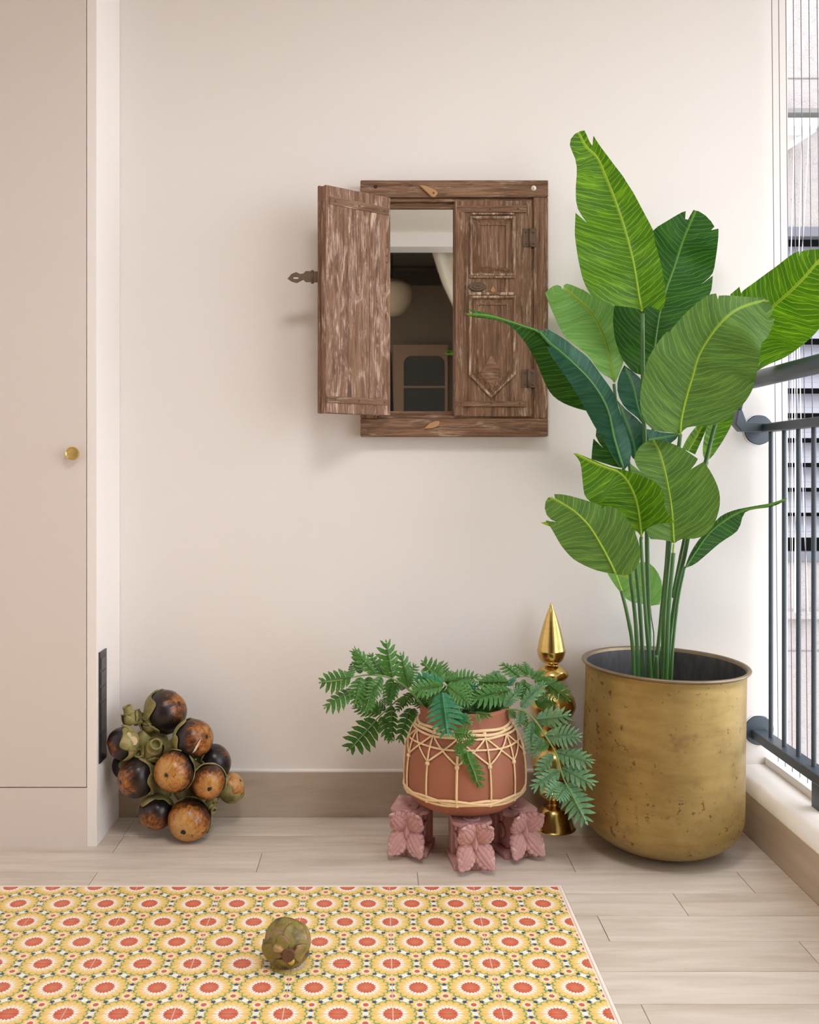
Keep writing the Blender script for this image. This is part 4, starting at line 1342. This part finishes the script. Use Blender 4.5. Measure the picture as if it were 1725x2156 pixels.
leaf(T1, [(885, 2035), (860, 2000), (600, 1970), (430, 1940), (320, 1850), (240, 1680), (190, 1450), (155, 1200), (165, 965), (230, 1020), (290, 1078), (240, 1005), (175, 920), (165, 700), (185, 480), (165, 370), (130, 300), (85, 238), (110, 160), (150, 110), (210, 78), (262, 75), (290, 120), (310, 200), (345, 240), (356, 220), (352, 170), (358, 128), (430, 245), (520, 360), (600, 470), (690, 580), (705, 620), (790, 740), (860, 880), (910, 970), (1000, 1140), (1025, 1205), (1008, 1235), (1060, 1400), (1100, 1570), (1130, 1720), (1142, 1850), (1130, 1980), (1085, 2030), (1040, 2010), (990, 1970), (940, 1962), (905, 1995)],
     [(886, 2040), (850, 1850), (790, 1500), (700, 1150), (600, 850), (490, 570), (400, 370), (280, 250), (200, 100)], (2.42, 2.43, 2.46, 2.44), (.25, .5), M_LEAF_BRIGHT, .005, seed=1)
leaf(T3, [(360, 1400), (270, 1440), (190, 1400), (110, 1290), (60, 1150), (40, 1000), (55, 850), (120, 700), (230, 500), (330, 330), (370, 245), (450, 195), (560, 130), (615, 95), (637, 95), (632, 160), (655, 165), (675, 125), (700, 85), (740, 88), (800, 125), (850, 180), (872, 222), (845, 250), (905, 238), (905, 300), (890, 430), (870, 560), (862, 608), (765, 693), (858, 622), (850, 740), (835, 775), (760, 880), (650, 980), (560, 1080), (480, 1180), (430, 1300)],
     [(372, 1390), (385, 1190), (410, 1000), (430, 900), (475, 740), (540, 560), (620, 320), (715, 100)], (2.51, 2.53, 2.57, 2.55), (-.05, .15), M_LEAF_DARK, .005, seed=2)
leaf(T3, [(590, 1925), (565, 1908), (500, 1900), (400, 1895), (350, 1870), (290, 1800), (262, 1690), (265, 1580), (290, 1430), (330, 1290), (400, 1180), (440, 1120), (487, 1075), (497, 1090), (560, 1010), (640, 920), (720, 850), (800, 790), (850, 765), (885, 767), (900, 815), (908, 784), (960, 780), (1080, 790), (1240, 803), (1280, 795), (1302, 802), (1330, 850), (1356, 900), (1352, 945), (1310, 972), (1366, 965), (1350, 1030), (1310, 1120), (1280, 1160), (1255, 1170), (1248, 1230), (1235, 1330), (1215, 1430), (1200, 1510), (1160, 1600), (1100, 1680), (1020, 1760), (960, 1810), (890, 1840), (800, 1850), (700, 1850), (640, 1855), (612, 1885)],
     [(590, 1930), (600, 1800), (640, 1620), (700, 1420), (740, 1280), (820, 1140), (920, 1010), (1020, 920), (1130, 865), (1260, 828)], (2.36, 2.33, 2.29, 2.25, 2.27), (.32, .12), M_LEAF_OLIVE, .006, seed=3)
leaf(T3, [(1130, 1280), (1080, 1100), (1050, 900), (1000, 775), (1075, 712), (1088, 765), (1095, 748), (1180, 690), (1300, 600), (1400, 530), (1480, 460), (1540, 425), (1563, 420), (1565, 468), (1573, 424), (1640, 405), (1725, 404), (1800, 410), (1860, 450), (1880, 560), (1870, 700), (1850, 800), (1790, 960), (1725, 1060), (1660, 1130), (1550, 1220), (1450, 1290), (1290, 1355), (1220, 1400)],
     [(1130, 1290), (1200, 1050), (1345, 880), (1480, 760), (1600, 640), (1725, 500), (1830, 420)], (2.44, 2.40, 2.34, 2.26, 2.2), (.45, .05), M_LEAF_BRIGHT, .004, seed=4)
leaf(T2, [(1445, 975), (1415, 925), (1330, 905), (1300, 870), (1200, 720), (1120, 660), (1050, 600), (1000, 580), (940, 470), (900, 380), (850, 270), (825, 200), (812, 160), (840, 125), (880, 90), (930, 80), (958, 92), (972, 128), (976, 82), (1000, 65), (1050, 80), (1110, 115), (1180, 135), (1190, 150), (1250, 200), (1350, 250), (1440, 275), (1500, 300), (1530, 450), (1540, 600), (1535, 750), (1510, 840), (1480, 900), (1460, 960)],
     [(1443, 985), (1420, 860), (1390, 700), (1350, 560), (1290, 430), (1220, 320), (1130, 235), (1040, 160), (970, 105)], (2.54, 2.56, 2.60, 2.60), (.1, .3), M_LEAF_LIGHT, .004, seed=5)
leaf(T2, [(75, 335), (115, 378), (250, 387), (430, 418), (510, 458), (560, 520), (640, 620), (700, 720), (760, 850), (800, 960), (850, 1060), (920, 1130), (1030, 1185), (1180, 1230), (1260, 1240), (1320, 1180), (1300, 1080), (1150, 880), (950, 640), (800, 500), (740, 485), (600, 440), (470, 403), (400, 383), (320, 345), (200, 325), (112, 303), (165, 352), (110, 345)],
     [(1310, 1190), (1100, 930), (900, 680), (760, 520), (600, 455), (470, 412), (300, 368), (90, 348)], (2.46, 2.42, 2.36, 2.32, 2.30), (-.5, -.5), M_LEAF_DARK, .003, seed=6)
leaf(T2, [(1530, 1765), (1480, 1720), (1420, 1620), (1330, 1470), (1270, 1390), (1190, 1240), (1100, 1080), (1030, 960), (950, 850), (880, 760), (840, 690), (825, 645), (872, 655), (830, 612), (770, 550), (740, 488), (800, 500), (835, 575), (838, 560), (805, 478), (840, 485), (900, 525), (960, 560), (1020, 595), (1060, 640), (1120, 680), (1200, 740), (1270, 830), (1330, 920), (1400, 1010), (1450, 1100), (1500, 1270), (1540, 1380), (1580, 1500), (1600, 1600), (1590, 1680), (1560, 1740)],
     [(1525, 1765), (1440, 1480), (1390, 1250), (1310, 1080), (1200, 930), (1080, 810), (960, 700), (860, 620), (760, 510)], (2.38, 2.36, 2.31, 2.30), (-.45, -.35), M_LEAF_TOP, .003, seed=7)
leaf(T2, [(1530, 815), (1600, 870), (1680, 920), (1720, 1000), (1725, 1200), (1700, 1350), (1660, 1290), (1560, 1230), (1480, 1120), (1460, 1030), (1475, 920)],
     [(1700, 1340), (1650, 1180), (1610, 1000), (1540, 835)], (2.49, 2.5, 2.53), (.25, .25), M_LEAF_TOP, .003, rib=.002, seed=8)
leaf(T2, [(1465, 1130), (1540, 1215), (1640, 1290), (1720, 1380), (1760, 1500), (1730, 1620), (1650, 1690), (1590, 1660), (1560, 1500), (1510, 1300)],
     [(1640, 1700), (1610, 1500), (1480, 1150)], (2.45, 2.46, 2.5), (.3, .3), M_LEAF_TOP, .003, rib=.002, seed=9)
leaf(T4, [(700, 70), (760, 70), (830, 92), (900, 97), (958, 103), (940, 140), (905, 165), (850, 190), (780, 200), (720, 190)],
     [(720, 150), (830, 130), (950, 108)], (2.48, 2.5, 2.52), (.2, .2), M_LEAF_TOP, .002, rib=.002, seed=10)
leaf(T2, [(1270, 1390), (1258, 1462), (1338, 1566), (1250, 1480), (1235, 1600), (1232, 1668), (1330, 1700), (1470, 1745), (1520, 1750), (1540, 1650), (1480, 1500), (1380, 1400), (1310, 1340)],
     [(1510, 1760), (1420, 1620), (1300, 1380)], (2.45, 2.48, 2.51), (.2, .2), M_LEAF_DARK, .003, seed=11)
# lower tier
leaf(T4, [(548, 1020), (520, 1005), (470, 1005), (380, 975), (270, 920), (190, 830), (130, 720), (90, 662), (185, 690), (92, 640), (80, 580), (85, 540), (108, 508), (132, 506), (152, 526), (145, 494), (180, 492), (250, 505), (340, 530), (400, 550), (458, 570), (443, 597), (472, 564), (510, 565), (560, 590), (620, 650), (680, 760), (705, 850), (707, 920), (680, 980), (640, 1022), (600, 1025), (565, 1012)],
     [(550, 1025), (500, 920), (440, 810), (370, 700), (280, 610), (180, 545), (120, 515)], (2.35, 2.31, 2.27, 2.26), (-.15, .15), M_LEAF_OLIVE, .004, seed=12)
leaf(T4, [(57, 680), (85, 670), (140, 668), (240, 700), (200, 740), (110, 700)], [(235, 712), (65, 679)], (2.36, 2.34), .1, M_LEAF_BRIGHT, .001, rib=0, seed=13)
leaf(T4, [(712, 775), (695, 740), (600, 690), (450, 600), (350, 520), (340, 500), (330, 420), (322, 330), (318, 280), (270, 230), (290, 222), (330, 245), (420, 280), (500, 318), (600, 335), (700, 370), (790, 405), (850, 460), (866, 500), (855, 580), (880, 620), (915, 655), (924, 680), (880, 680), (800, 690), (745, 708), (722, 740)],
     [(712, 778), (697, 640), (672, 520), (620, 410), (560, 350), (500, 328), (400, 290), (285, 230)], (2.37, 2.33, 2.30, 2.29), (-.1, .75), M_LEAF_BRIGHT, .004, seed=14)
leaf(T4, [(925, 815), (905, 800), (850, 790), (770, 785), (735, 720), (690, 600), (660, 450), (640, 340), (637, 294), (705, 348), (655, 275), (670, 220), (710, 170), (780, 135), (850, 145), (950, 180), (1030, 230), (1078, 265), (1070, 292), (1032, 333), (1112, 285), (1135, 305), (1190, 400), (1220, 480), (1223, 560), (1205, 640), (1170, 720), (1110, 775), (1050, 787), (970, 780), (942, 800)],
     [(922, 820), (915, 700), (908, 600), (890, 480), (860, 330), (825, 215), (790, 150)], (2.39, 2.38, 2.37, 2.40), (.15, .35), M_LEAF_OLIVE, .004, seed=15)
leaf(T4, [(992, 975), (1050, 958), (1130, 890), (1220, 810), (1300, 760), (1340, 735), (1355, 700), (1365, 640), (1378, 606), (1450, 590), (1560, 578), (1640, 542), (1662, 519), (1635, 523), (1560, 552), (1440, 572), (1378, 583), (1300, 600), (1220, 636), (1150, 720), (1080, 790), (1020, 890)],
     [(995, 972), (1060, 870), (1150, 745), (1250, 665), (1375, 598), (1500, 574), (1655, 523)], (2.44, 2.42, 2.40, 2.36), (.1, -.6), M_LEAF_DARK, .003, rib=.0025, seed=16)
leaf(T4, [(490, 1008), (520, 1060), (580, 1140), (640, 1200), (720, 1200), (770, 1232), (830, 1210), (845, 1130), (848, 1060), (820, 1000), (770, 940), (700, 930), (600, 980)],
     [(772, 1235), (735, 1130), (660, 1050), (560, 1010)], (2.55, 2.57, 2.58), (.1, .2), M_LEAF_LIGHT, .003, rib=.002, seed=17)
leaf(T4, [(1318, -5), (1290, 60), (1240, 150), (1160, 268), (1125, 285), (1105, 235), (1112, 160), (1125, 90), (1145, 20), (1190, -50), (1300, -60)],
     [(1140, 285), (1160, 180), (1205, -40)], (2.47, 2.48, 2.50), (.5, .1), M_LEAF_BRIGHT, .003, rib=.0, seed=18)
leaf(T4, [(975, 200), (1010, 125), (1060, 60), (1100, 20), (1150, 20), (1125, 90), (1095, 160), (1060, 238), (1020, 215)],
     [(1010, 215), (1060, 130), (1125, 20)], (2.47, 2.48, 2.50), (.4, .2), M_LEAF_BRIGHT, .002, rib=.002, seed=19)

def stem(pts, r0=.0052, r1=.0042):
    path = smooth_path([P(x, y, z) for x, y, z in pts], 24)
    MB().tube(path, lambda t: lerp(r0, r1, t) * (1 + .10 * (abs((t * 5) % 1 - .5) < .03)), 10).build('stem', M_STEM, plant, smooth=True)
s5 = lambda x, y, z: T5(x, y) + (z,)
s4 = lambda x, y, z: T4(x, y) + (z,)
s3 = lambda x, y, z: T3(x, y) + (z,)
s2 = lambda x, y, z: T2(x, y) + (z,)
dn = 2600        # below the rim, inside the planter
stem([s5(410, dn, 2.42), s5(400, 2090, 2.42), s5(375, 1650, 2.40), s5(300, 1250, 2.37), s5(240, 1020, 2.355)], .005, .0045)
MB().tube(smooth_path([P(*s4(585, 1122, 2.355)), P(*s4(565, 1070, 2.352)), P(*s4(548, 1018, 2.35))], 8), .0022, 7).build('leaf_stalk', M_RIB, plant, smooth=True)
stem([s5(460, dn, 2.45), s5(455, 2090, 2.45), s5(430, 1500, 2.45), s5(390, 1100, 2.44), s5(355, 820, 2.43), s4(640, 900, 2.43), s4(600, 600, 2.42), s4(590, 330, 2.40), s2(1525, 1755, 2.385)], .0058)
stem([s5(525, dn, 2.50), s5(520, 2100, 2.50), s5(495, 1500, 2.51), s5(460, 1000, 2.52), s5(430, 750, 2.53), s4(660, 700, 2.53), s4(640, 350, 2.53), s2(1500, 1400, 2.54), s2(1440, 1050, 2.54), s2(1436, 985, 2.54)], .0058)
stem([s5(630, dn, 2.43), s5(620, 2110, 2.43), s5(560, 1400, 2.40), s5(520, 800, 2.385), s5(490, 320, 2.375), s4(711, 775, 2.37)], .0056)
stem([s5(610, dn, 2.49), s5(602, 2000, 2.49), s5(592, 1200, 2.47), s5(575, 600, 2.46), s5(570, 260, 2.45), s4(745, 500, 2.45), s4(731, 100, 2.44), s3(292, 1700, 2.44), s3(285, 1300, 2.43), s3(283, 930, 2.425)], .0058, .0056)
stem([s5(670, dn, 2.52), s5(680, 2100, 2.52), s5(720, 1700, 2.52), s5(770, 1200, 2.52), s5(835, 500, 2.52), s4(880, 600, 2.52), s4(800, 250, 2.52), s4(788, 90, 2.52), s3(365, 1600, 2.52), s3(372, 1390, 2.51)], .0056)
stem([s5(775, dn, 2.44), s5(775, 2110, 2.44), s5(790, 1400, 2.42), s5(830, 800, 2.41), s5(868, 380, 2.40), s4(920, 500, 2.40), s4(955, 185, 2.38), s4(963, 110, 2.37), s3(592, 1920, 2.36)], .0058, .005)
stem([s5(820, dn, 2.42), s5(820, 2110, 2.42), s5(850, 1300, 2.40), s5(890, 800, 2.395), s5(915, 520, 2.39)], .0056, .0052)
MB().tube(smooth_path([P(*s4(917, 872, 2.39)), P(*s4(921, 818, 2.389))], 6), .0026, 7).build('leaf_stalk', M_RIB, plant, smooth=True)
stem([s5(850, dn, 2.47), s5(860, 2000, 2.47), s5(870, 1600, 2.47), s5(960, 1000, 2.46), s5(1050, 600, 2.455), s5(1100, 340, 2.45), s4(1060, 550, 2.45), s4(1130, 280, 2.445), s4(1185, 60, 2.44), s3(1000, 1500, 2.44), s3(1130, 1290, 2.44)], .0058, .0048)
stem([s5(880, dn, 2.45), s5(885, 2110, 2.45), s5(920, 1600, 2.45), s5(980, 1100, 2.445), s5(1062, 700, 2.44)], .0046, .003)
stem([s5(900, 1100, 2.49), s5(960, 800, 2.49), s5(1040, 400, 2.48), s4(1010, 700, 2.48), s4(1100, 400, 2.475), s4(1140, 285, 2.47)], .0045, .0035)
stem([s5(690, dn, 2.46), s5(705, 2100, 2.46), s5(690, 1850, 2.46)], .0045)
stem([s5(660, 2100, 2.54), s5(660, 1600, 2.545), s5(655, 1530, 2.545), s5(625, 1330, 2.55), s4(772, 1232, 2.55)], .0022, .0012)

# ------------------------------------------------------------------ fern-like plant in the terracotta pot
fern = thing('potted_fern', tc_ + Vector((0, 0, .229)), 'bushy artificial fern with deeply lobed leaves in terracotta pot', 'plant')
def lobed(n=8, seed=0, droop=.25, vfold=.25, skew=0.0, slender=1.0):
    """one pinnately lobed leaf of length 1 along +x; lobes on either side, terminal lobe, drooping"""
    rs_ = random.Random(seed)
    vs, fs, uv = [], [], []
    def pt(x, y, u):
        z = -droop * x * x - vfold * abs(y) + .02 * math.sin(x * 9 + y * 12)
        vs.append(Vector((x, y, z))); uv.append((u, y * 2.0)); return len(vs) - 1
    axis = [pt(.04 + .86 * i / n, 0, i) for i in range(n + 1)]
    for sgn in (-1, 1):
        for i in range(n):
            t = (i + .5) / n
            w = (.37 * math.sin(PI * (t * .86 + .10)) ** .8 + .025) * slender * rs_.uniform(.88, 1.1) * (1 + sgn * skew)
            xa, xb = .04 + .86 * i / n, .04 + .86 * (i + 1) / n
            fwd = .09 + .05 * t
            s0 = pt(xa + .012, sgn * w * .26, i); s1 = pt(xb - .004, sgn * w * .26, i)
            m0 = pt(xa + fwd * .55 + .010, sgn * w * .70, i + .28); m1 = pt(xb + fwd * .60 - .022, sgn * w * .68, i + .72)
            tp0 = pt((xa + xb) / 2 + fwd * 1.05, sgn * w, i + .5)
            ctr = pt((xa + xb) / 2 + fwd * .5, sgn * w * .62, i + .5)
            fs += [(axis[i], axis[i + 1], s1, s0), (s0, ctr, m0), (s0, s1, ctr), (s1, m1, ctr), (m0, ctr, tp0), (ctr, m1, tp0)]
    e0 = axis[n]
    a1 = pt(.93, .035 * slender, n + .3); a2 = pt(.93, -.035 * slender, n + .7); tp0 = pt(1.0, 0, n + .5)
    fs += [(e0, a2, tp0), (e0, tp0, a1)]
    return vs, fs, uv
def lobed_mesh(*a, **k):
    vs, fs, uv = lobed(*a, **k)
    me = MB().add(vs, fs).mesh('leaf', smooth=True, fix=False)
    l_ = me.uv_layers.new(name='UVMap')
    for lp_ in me.loops: l_.data[lp_.index].uv = uv[lp_.vertex_index]
    return me
FM = {}
def fern_mesh(v, mat):
    if (v, mat.name) not in FM:
        kw = [dict(n=7, seed=1, droop=.18, vfold=.2), dict(n=6, seed=2, droop=.35, vfold=.3, skew=.12), dict(n=8, seed=3, droop=.08, vfold=.12), dict(n=6, seed=4, droop=.25, vfold=.55, skew=-.15, slender=.9)][v]
        me = lobed_mesh(**kw); me.materials.append(mat); FM[(v, mat.name)] = me
    return FM[(v, mat.name)]
rf = random.Random(21)
def leaflet(T, base, tip, Zb, Zt, mat, v=None, wide=1.0, roll=None):
    b, t = P(*T(*base), Zb), P(*T(*tip), Zt)
    xa = (t - b); L = xa.length; xa.normalize()
    v = rf.randrange(4) if v is None else v
    roll = rf.uniform(-.5, .5) if roll is None else roll
    za = Vector((0, -1, .45)); za = (za - xa * za.dot(xa)).normalized()
    za = Quaternion(xa, roll) @ za
    ya = za.cross(xa)
    L *= 1.08
    M = Matrix((xa * L, ya * L * wide, za * L * .8)).transposed().to_4x4()
    M.translation = b - fern.location
    o = bpy.data.objects.new('leaf', fern_mesh(v, mat)); COL.objects.link(o); o.parent = fern
    o.matrix_local = M
    return o
def fstem(T, pts, Z, r=.0030):
    path = smooth_path([P(*T(*p), lerp(Z[0], Z[1], i / (len(pts) - 1))) for i, p in enumerate(pts)], 24)
    MB().tube(path, lambda t: r * (1 - .55 * t), 7).build('stem', M_FSTEM, fern, smooth=True)
U3 = lambda x, y: (660 + x * .18551, 1340 + y * .18551)
U4 = lambda x, y: (980 + x * .16696, 1380 + y * .16696)
U5 = lambda x, y: (660 + x * .34783, 1340 + y * .34783)
fstem(U3, [(1420, 1050), (1300, 860), (1230, 770), (1080, 600), (920, 490), (800, 450), (640, 435), (480, 455), (340, 490), (100, 520)], (2.46, 2.40), .0036)
fstem(U3, [(1450, 1000), (1250, 760), (1080, 670), (960, 720), (880, 790), (780, 880), (700, 960), (560, 1120), (440, 1260)], (2.50, 2.48), .0028)
for b_, t_, zb_, zt_2, mt, w_ in (
    ((440, 455), (75, 512), 2.405, 2.40, M_FERN, .95), ((535, 435), (490, 150), 2.42, 2.43, M_FERN, .8), ((712, 435), (498, 150), 2.42, 2.40, M_FERN, .75),
    ((770, 445), (655, 178), 2.44, 2.47, M_FERN, 1.0), ((903, 485), (838, 90), 2.43, 2.42, M_FERN, .8), ((1090, 600), (1030, 225), 2.44, 2.43, M_FERN, .8),
    ((800, 450), (815, 240), 2.45, 2.49, M_FERN, 1.0), ((425, 470), (408, 290), 2.41, 2.44, M_FERN, .8), ((470, 600), (120, 752), 2.42, 2.40, M_FERN, .85),
    ((545, 450), (468, 765), 2.41, 2.39, M_FERN, .9), ((650, 560), (500, 775), 2.43, 2.40, M_FERN, 1.0), ((660, 590), (575, 835), 2.42, 2.38, M_FERN, 1.0),
    ((640, 440), (600, 830), 2.42, 2.40, M_FERN, .85), ((780, 450), (640, 720), 2.42, 2.39, M_FERN, .9), ((870, 470), (880, 760), 2.43, 2.42, M_FERND, .9), ((960, 520), (830, 720), 2.44, 2.42, M_FERND, 1.0),
    ((1000, 540), (1160, 320), 2.45, 2.48, M_FERN, 1.0), ((1150, 690), (1290, 420), 2.45, 2.48, M_FERN, 1.0), ((1060, 590), (950, 480), 2.46, 2.5, M_FERND, 1.2), ((1120, 640), (1010, 800), 2.46, 2.46, M_FERND, 1.1),
    ((730, 935), (400, 1312), 2.49, 2.48, M_FERND, .95), ((752, 888), (468, 806), 2.49, 2.47, M_FERND, .7), ((760, 900), (885, 1188), 2.48, 2.46, M_FERND, .8), ((885, 770), (916, 1152), 2.49, 2.46, M_FERND, .8),
    ((1115, 800), (938, 1166), 2.50, 2.48, M_FERND, .85), ((830, 830), (650, 770), 2.50, 2.50, M_FERND, .9), ((1130, 810), (1175, 960), 2.52, 2.52, M_FERND, 1.0), ((900, 770), (760, 720), 2.50, 2.5, M_FERND, .9), ((1050, 680), (960, 860), 2.5, 2.5, M_FERND, .9),
    ((760, 890), (700, 800), 2.49, 2.47, M_FERND, 1.0),
): leaflet(U3, b_, t_, zb_, zt_2, mt, None, w_)
fstem(U5, [(880, 560), (870, 450), (830, 330), (790, 290)], (2.42, 2.36), .0028)
fstem(U5, [(900, 470), (862, 420), (848, 480), (850, 560), (900, 680), (960, 780), (990, 880)], (2.36, 2.275), .0024)
for b_, t_, zb_, zt_2, mt, w_ in (
    ((790, 290), (640, 150), 2.37, 2.42, M_FERN, .9), ((790, 295), (612, 318), 2.36, 2.33, M_FERN, .8), ((790, 290), (640, 228), 2.37, 2.36, M_FERNT, .9), ((778, 330), (812, 592), 2.35, 2.29, M_FERNT, 1.05),
    ((800, 300), (962, 330), 2.37, 2.36, M_FERN, .9), ((800, 290), (880, 195), 2.40, 2.46, M_FERN, .95), ((808, 272), (1000, 240), 2.40, 2.42, M_FERN, .8), ((820, 300), (950, 405), 2.36, 2.33, M_FERN, .9),
    ((790, 285), (740, 140), 2.39, 2.45, M_FERN, 1.0), ((720, 330), (660, 420), 2.44, 2.44, M_FERND, 1.0), ((800, 320), (900, 440), 2.40, 2.38, M_FERND, 1.0), ((780, 310), (700, 400), 2.40, 2.38, M_FERN, 1.0),
    ((850, 480), (952, 520), 2.33, 2.31, M_FERN, 1.0), ((850, 580), (945, 600), 2.30, 2.28, M_FERN, 1.0), ((880, 640), (868, 725), 2.29, 2.28, M_FERN, .9), ((900, 665), (975, 612), 2.285, 2.27, M_FERN, .8),
    ((925, 690), (993, 930), 2.28, 2.27, M_FERN, .55), ((890, 650), (930, 765), 2.285, 2.275, M_FERN, .8), ((855, 520), (930, 480), 2.32, 2.31, M_FERNT, .9), ((860, 560), (900, 640), 2.30, 2.285, M_FERN, .9),
    ((930, 460), (1062, 455), 2.37, 2.33, M_FERN, .5), ((985, 462), (1010, 522), 2.34, 2.32, M_FERN, .6), ((900, 430), (1000, 380), 2.42, 2.44, M_FERND, 1.0), ((900, 440), (980, 300), 2.44, 2.48, M_FERND, 1.0),
    ((950, 440), (1060, 330), 2.44, 2.46, M_FERND, 1.0), ((980, 440), (1120, 380), 2.42, 2.42, M_FERND, 1.0), ((1010, 430), (930, 300), 2.46, 2.5, M_FERND, 1.0), ((820, 400), (760, 300), 2.46, 2.48, M_FERND, 1.0),
    ((700, 420), (640, 330), 2.46, 2.46, M_FERND, 1.0), ((700, 430), (600, 400), 2.46, 2.44, M_FERND, .9), ((860, 250), (930, 330), 2.42, 2.40, M_FERN, 1.0), ((880, 300), (1000, 300), 2.42, 2.42, M_FERNT, .9),
    ((1000, 420), (1140, 440), 2.44, 2.40, M_FERND, .9), ((950, 400), (1090, 310), 2.46, 2.48, M_FERNT, .9),
): leaflet(U5, b_, t_, zb_, zt_2, mt, None, w_)
fstem(U5, [(960, 500), (1000, 400), (1080, 320), (1180, 270), (1290, 240), (1420, 290)], (2.46, 2.50), .0026)
fstem(U4, [(60, 720), (300, 590), (430, 670), (560, 685), (690, 685), (800, 740), (900, 840), (1000, 1000), (1100, 1150), (1160, 1270), (1200, 1430), (1250, 1580), (1350, 1760), (1480, 2020)], (2.44, 2.27), .0032)
def ZR(y): return lerp(2.39, 2.275, max(0, min(1, (y - 680) / 1300)))
for b_, t_, mt, w_, zt_2 in (
    ((880, 805), (1278, 762), M_FERNB, .95, 2.33), ((1000, 1005), (1438, 1018), M_FERNB, .85, 2.31), ((1122, 1212), (1572, 1312), M_FERNB, .75, 2.28), ((1203, 1415), (1552, 1556), M_FERNB, .8, 2.25),
    ((1255, 1590), (1512, 2092), M_FERNB, .95, 2.25), ((845, 830), (842, 1218), M_FERNB, .8, 2.36), ((988, 1030), (862, 1272), M_FERNB, .8, 2.34), ((1112, 1232), (940, 1512), M_FERNB, .8, 2.31),
    ((1192, 1440), (893, 1622), M_FERNB, .75, 2.28), ((1242, 1612), (1048, 1752), M_FERNB, .9, 2.27), ((700, 695), (690, 905), M_FERNB, .9, 2.38), ((690, 690), (830, 870), M_FERN, .9, 2.40), ((560, 690), (640, 800), M_FERN, .9, 2.40),
    ((1290, 1620), (1170, 1810), M_FERNB, .9, 2.26), ((900, 850), (740, 960), M_FERN, 1.0, 2.38), ((940, 900), (800, 1060), M_FERN, 1.0, 2.37), ((1050, 1100), (960, 1180), M_FERN, 1.0, 2.34)
): leaflet(U4, b_, t_, ZR(b_[1]), zt_2, mt, None, w_, rf.uniform(-.35, .35))
for b_, t_, zb_, zt_2, mt, w_ in (
    ((690, 285), (488, 68), 2.48, 2.50, M_FERN, .85), ((800, 250), (635, 98), 2.49, 2.50, M_FERN, .85), ((800, 255), (752, 75), 2.49, 2.51, M_FERN, .8), ((820, 260), (858, 155), 2.49, 2.51, M_FERN, .9),
    ((830, 300), (935, 198), 2.49, 2.50, M_FERN, .9), ((900, 280), (1005, 188), 2.49, 2.50, M_FERN, .9), ((955, 285), (1302, 570), 2.49, 2.46, M_FERN, .7), ((690, 672), (962, 352), 2.39, 2.38, M_FERNB, .6), ((478, 662), (715, 398), 2.40, 2.39, M_FERNB, .6),
    ((560, 330), (200, 325), 2.46, 2.43, M_FERN, .8), ((600, 430), (95, 545), 2.43, 2.38, M_FERN, .7), ((450, 190), (190, 370), 2.47, 2.45, M_FERNB, .6), ((880, 610), (1045, 470), 2.47, 2.47, M_FERND, 1.1), ((880, 620), (1120, 560), 2.46, 2.45, M_FERND, 1.0),
    ((700, 330), (860, 470), 2.46, 2.44, M_FERND, .9), ((640, 330), (740, 520), 2.46, 2.44, M_FERND, .9), ((500, 350), (420, 240), 2.47, 2.49, M_FERN, 1.0), ((430, 330), (330, 200), 2.47, 2.49, M_FERN, 1.0), ((520, 380), (640, 300), 2.46, 2.47, M_FERNT, .9),
    ((860, 330), (1080, 300), 2.48, 2.47, M_FERN, .9), ((760, 300), (700, 440), 2.46, 2.44, M_FERN, .9), ((640, 520), (800, 480), 2.43, 2.42, M_FERND, 1.0), ((430, 640), (600, 560), 2.42, 2.42, M_FERND, .9), ((800, 420), (920, 520), 2.45, 2.44, M_FERN, 1.0),
    ((590, 420), (500, 560), 2.44, 2.42, M_FERN, .9), ((350, 420), (250, 520), 2.44, 2.40, M_FERN, .9), ((300, 560), (480, 600), 2.42, 2.40, M_FERND, .8)
): leaflet(U4, b_, t_, zb_, zt_2, mt, None, w_)
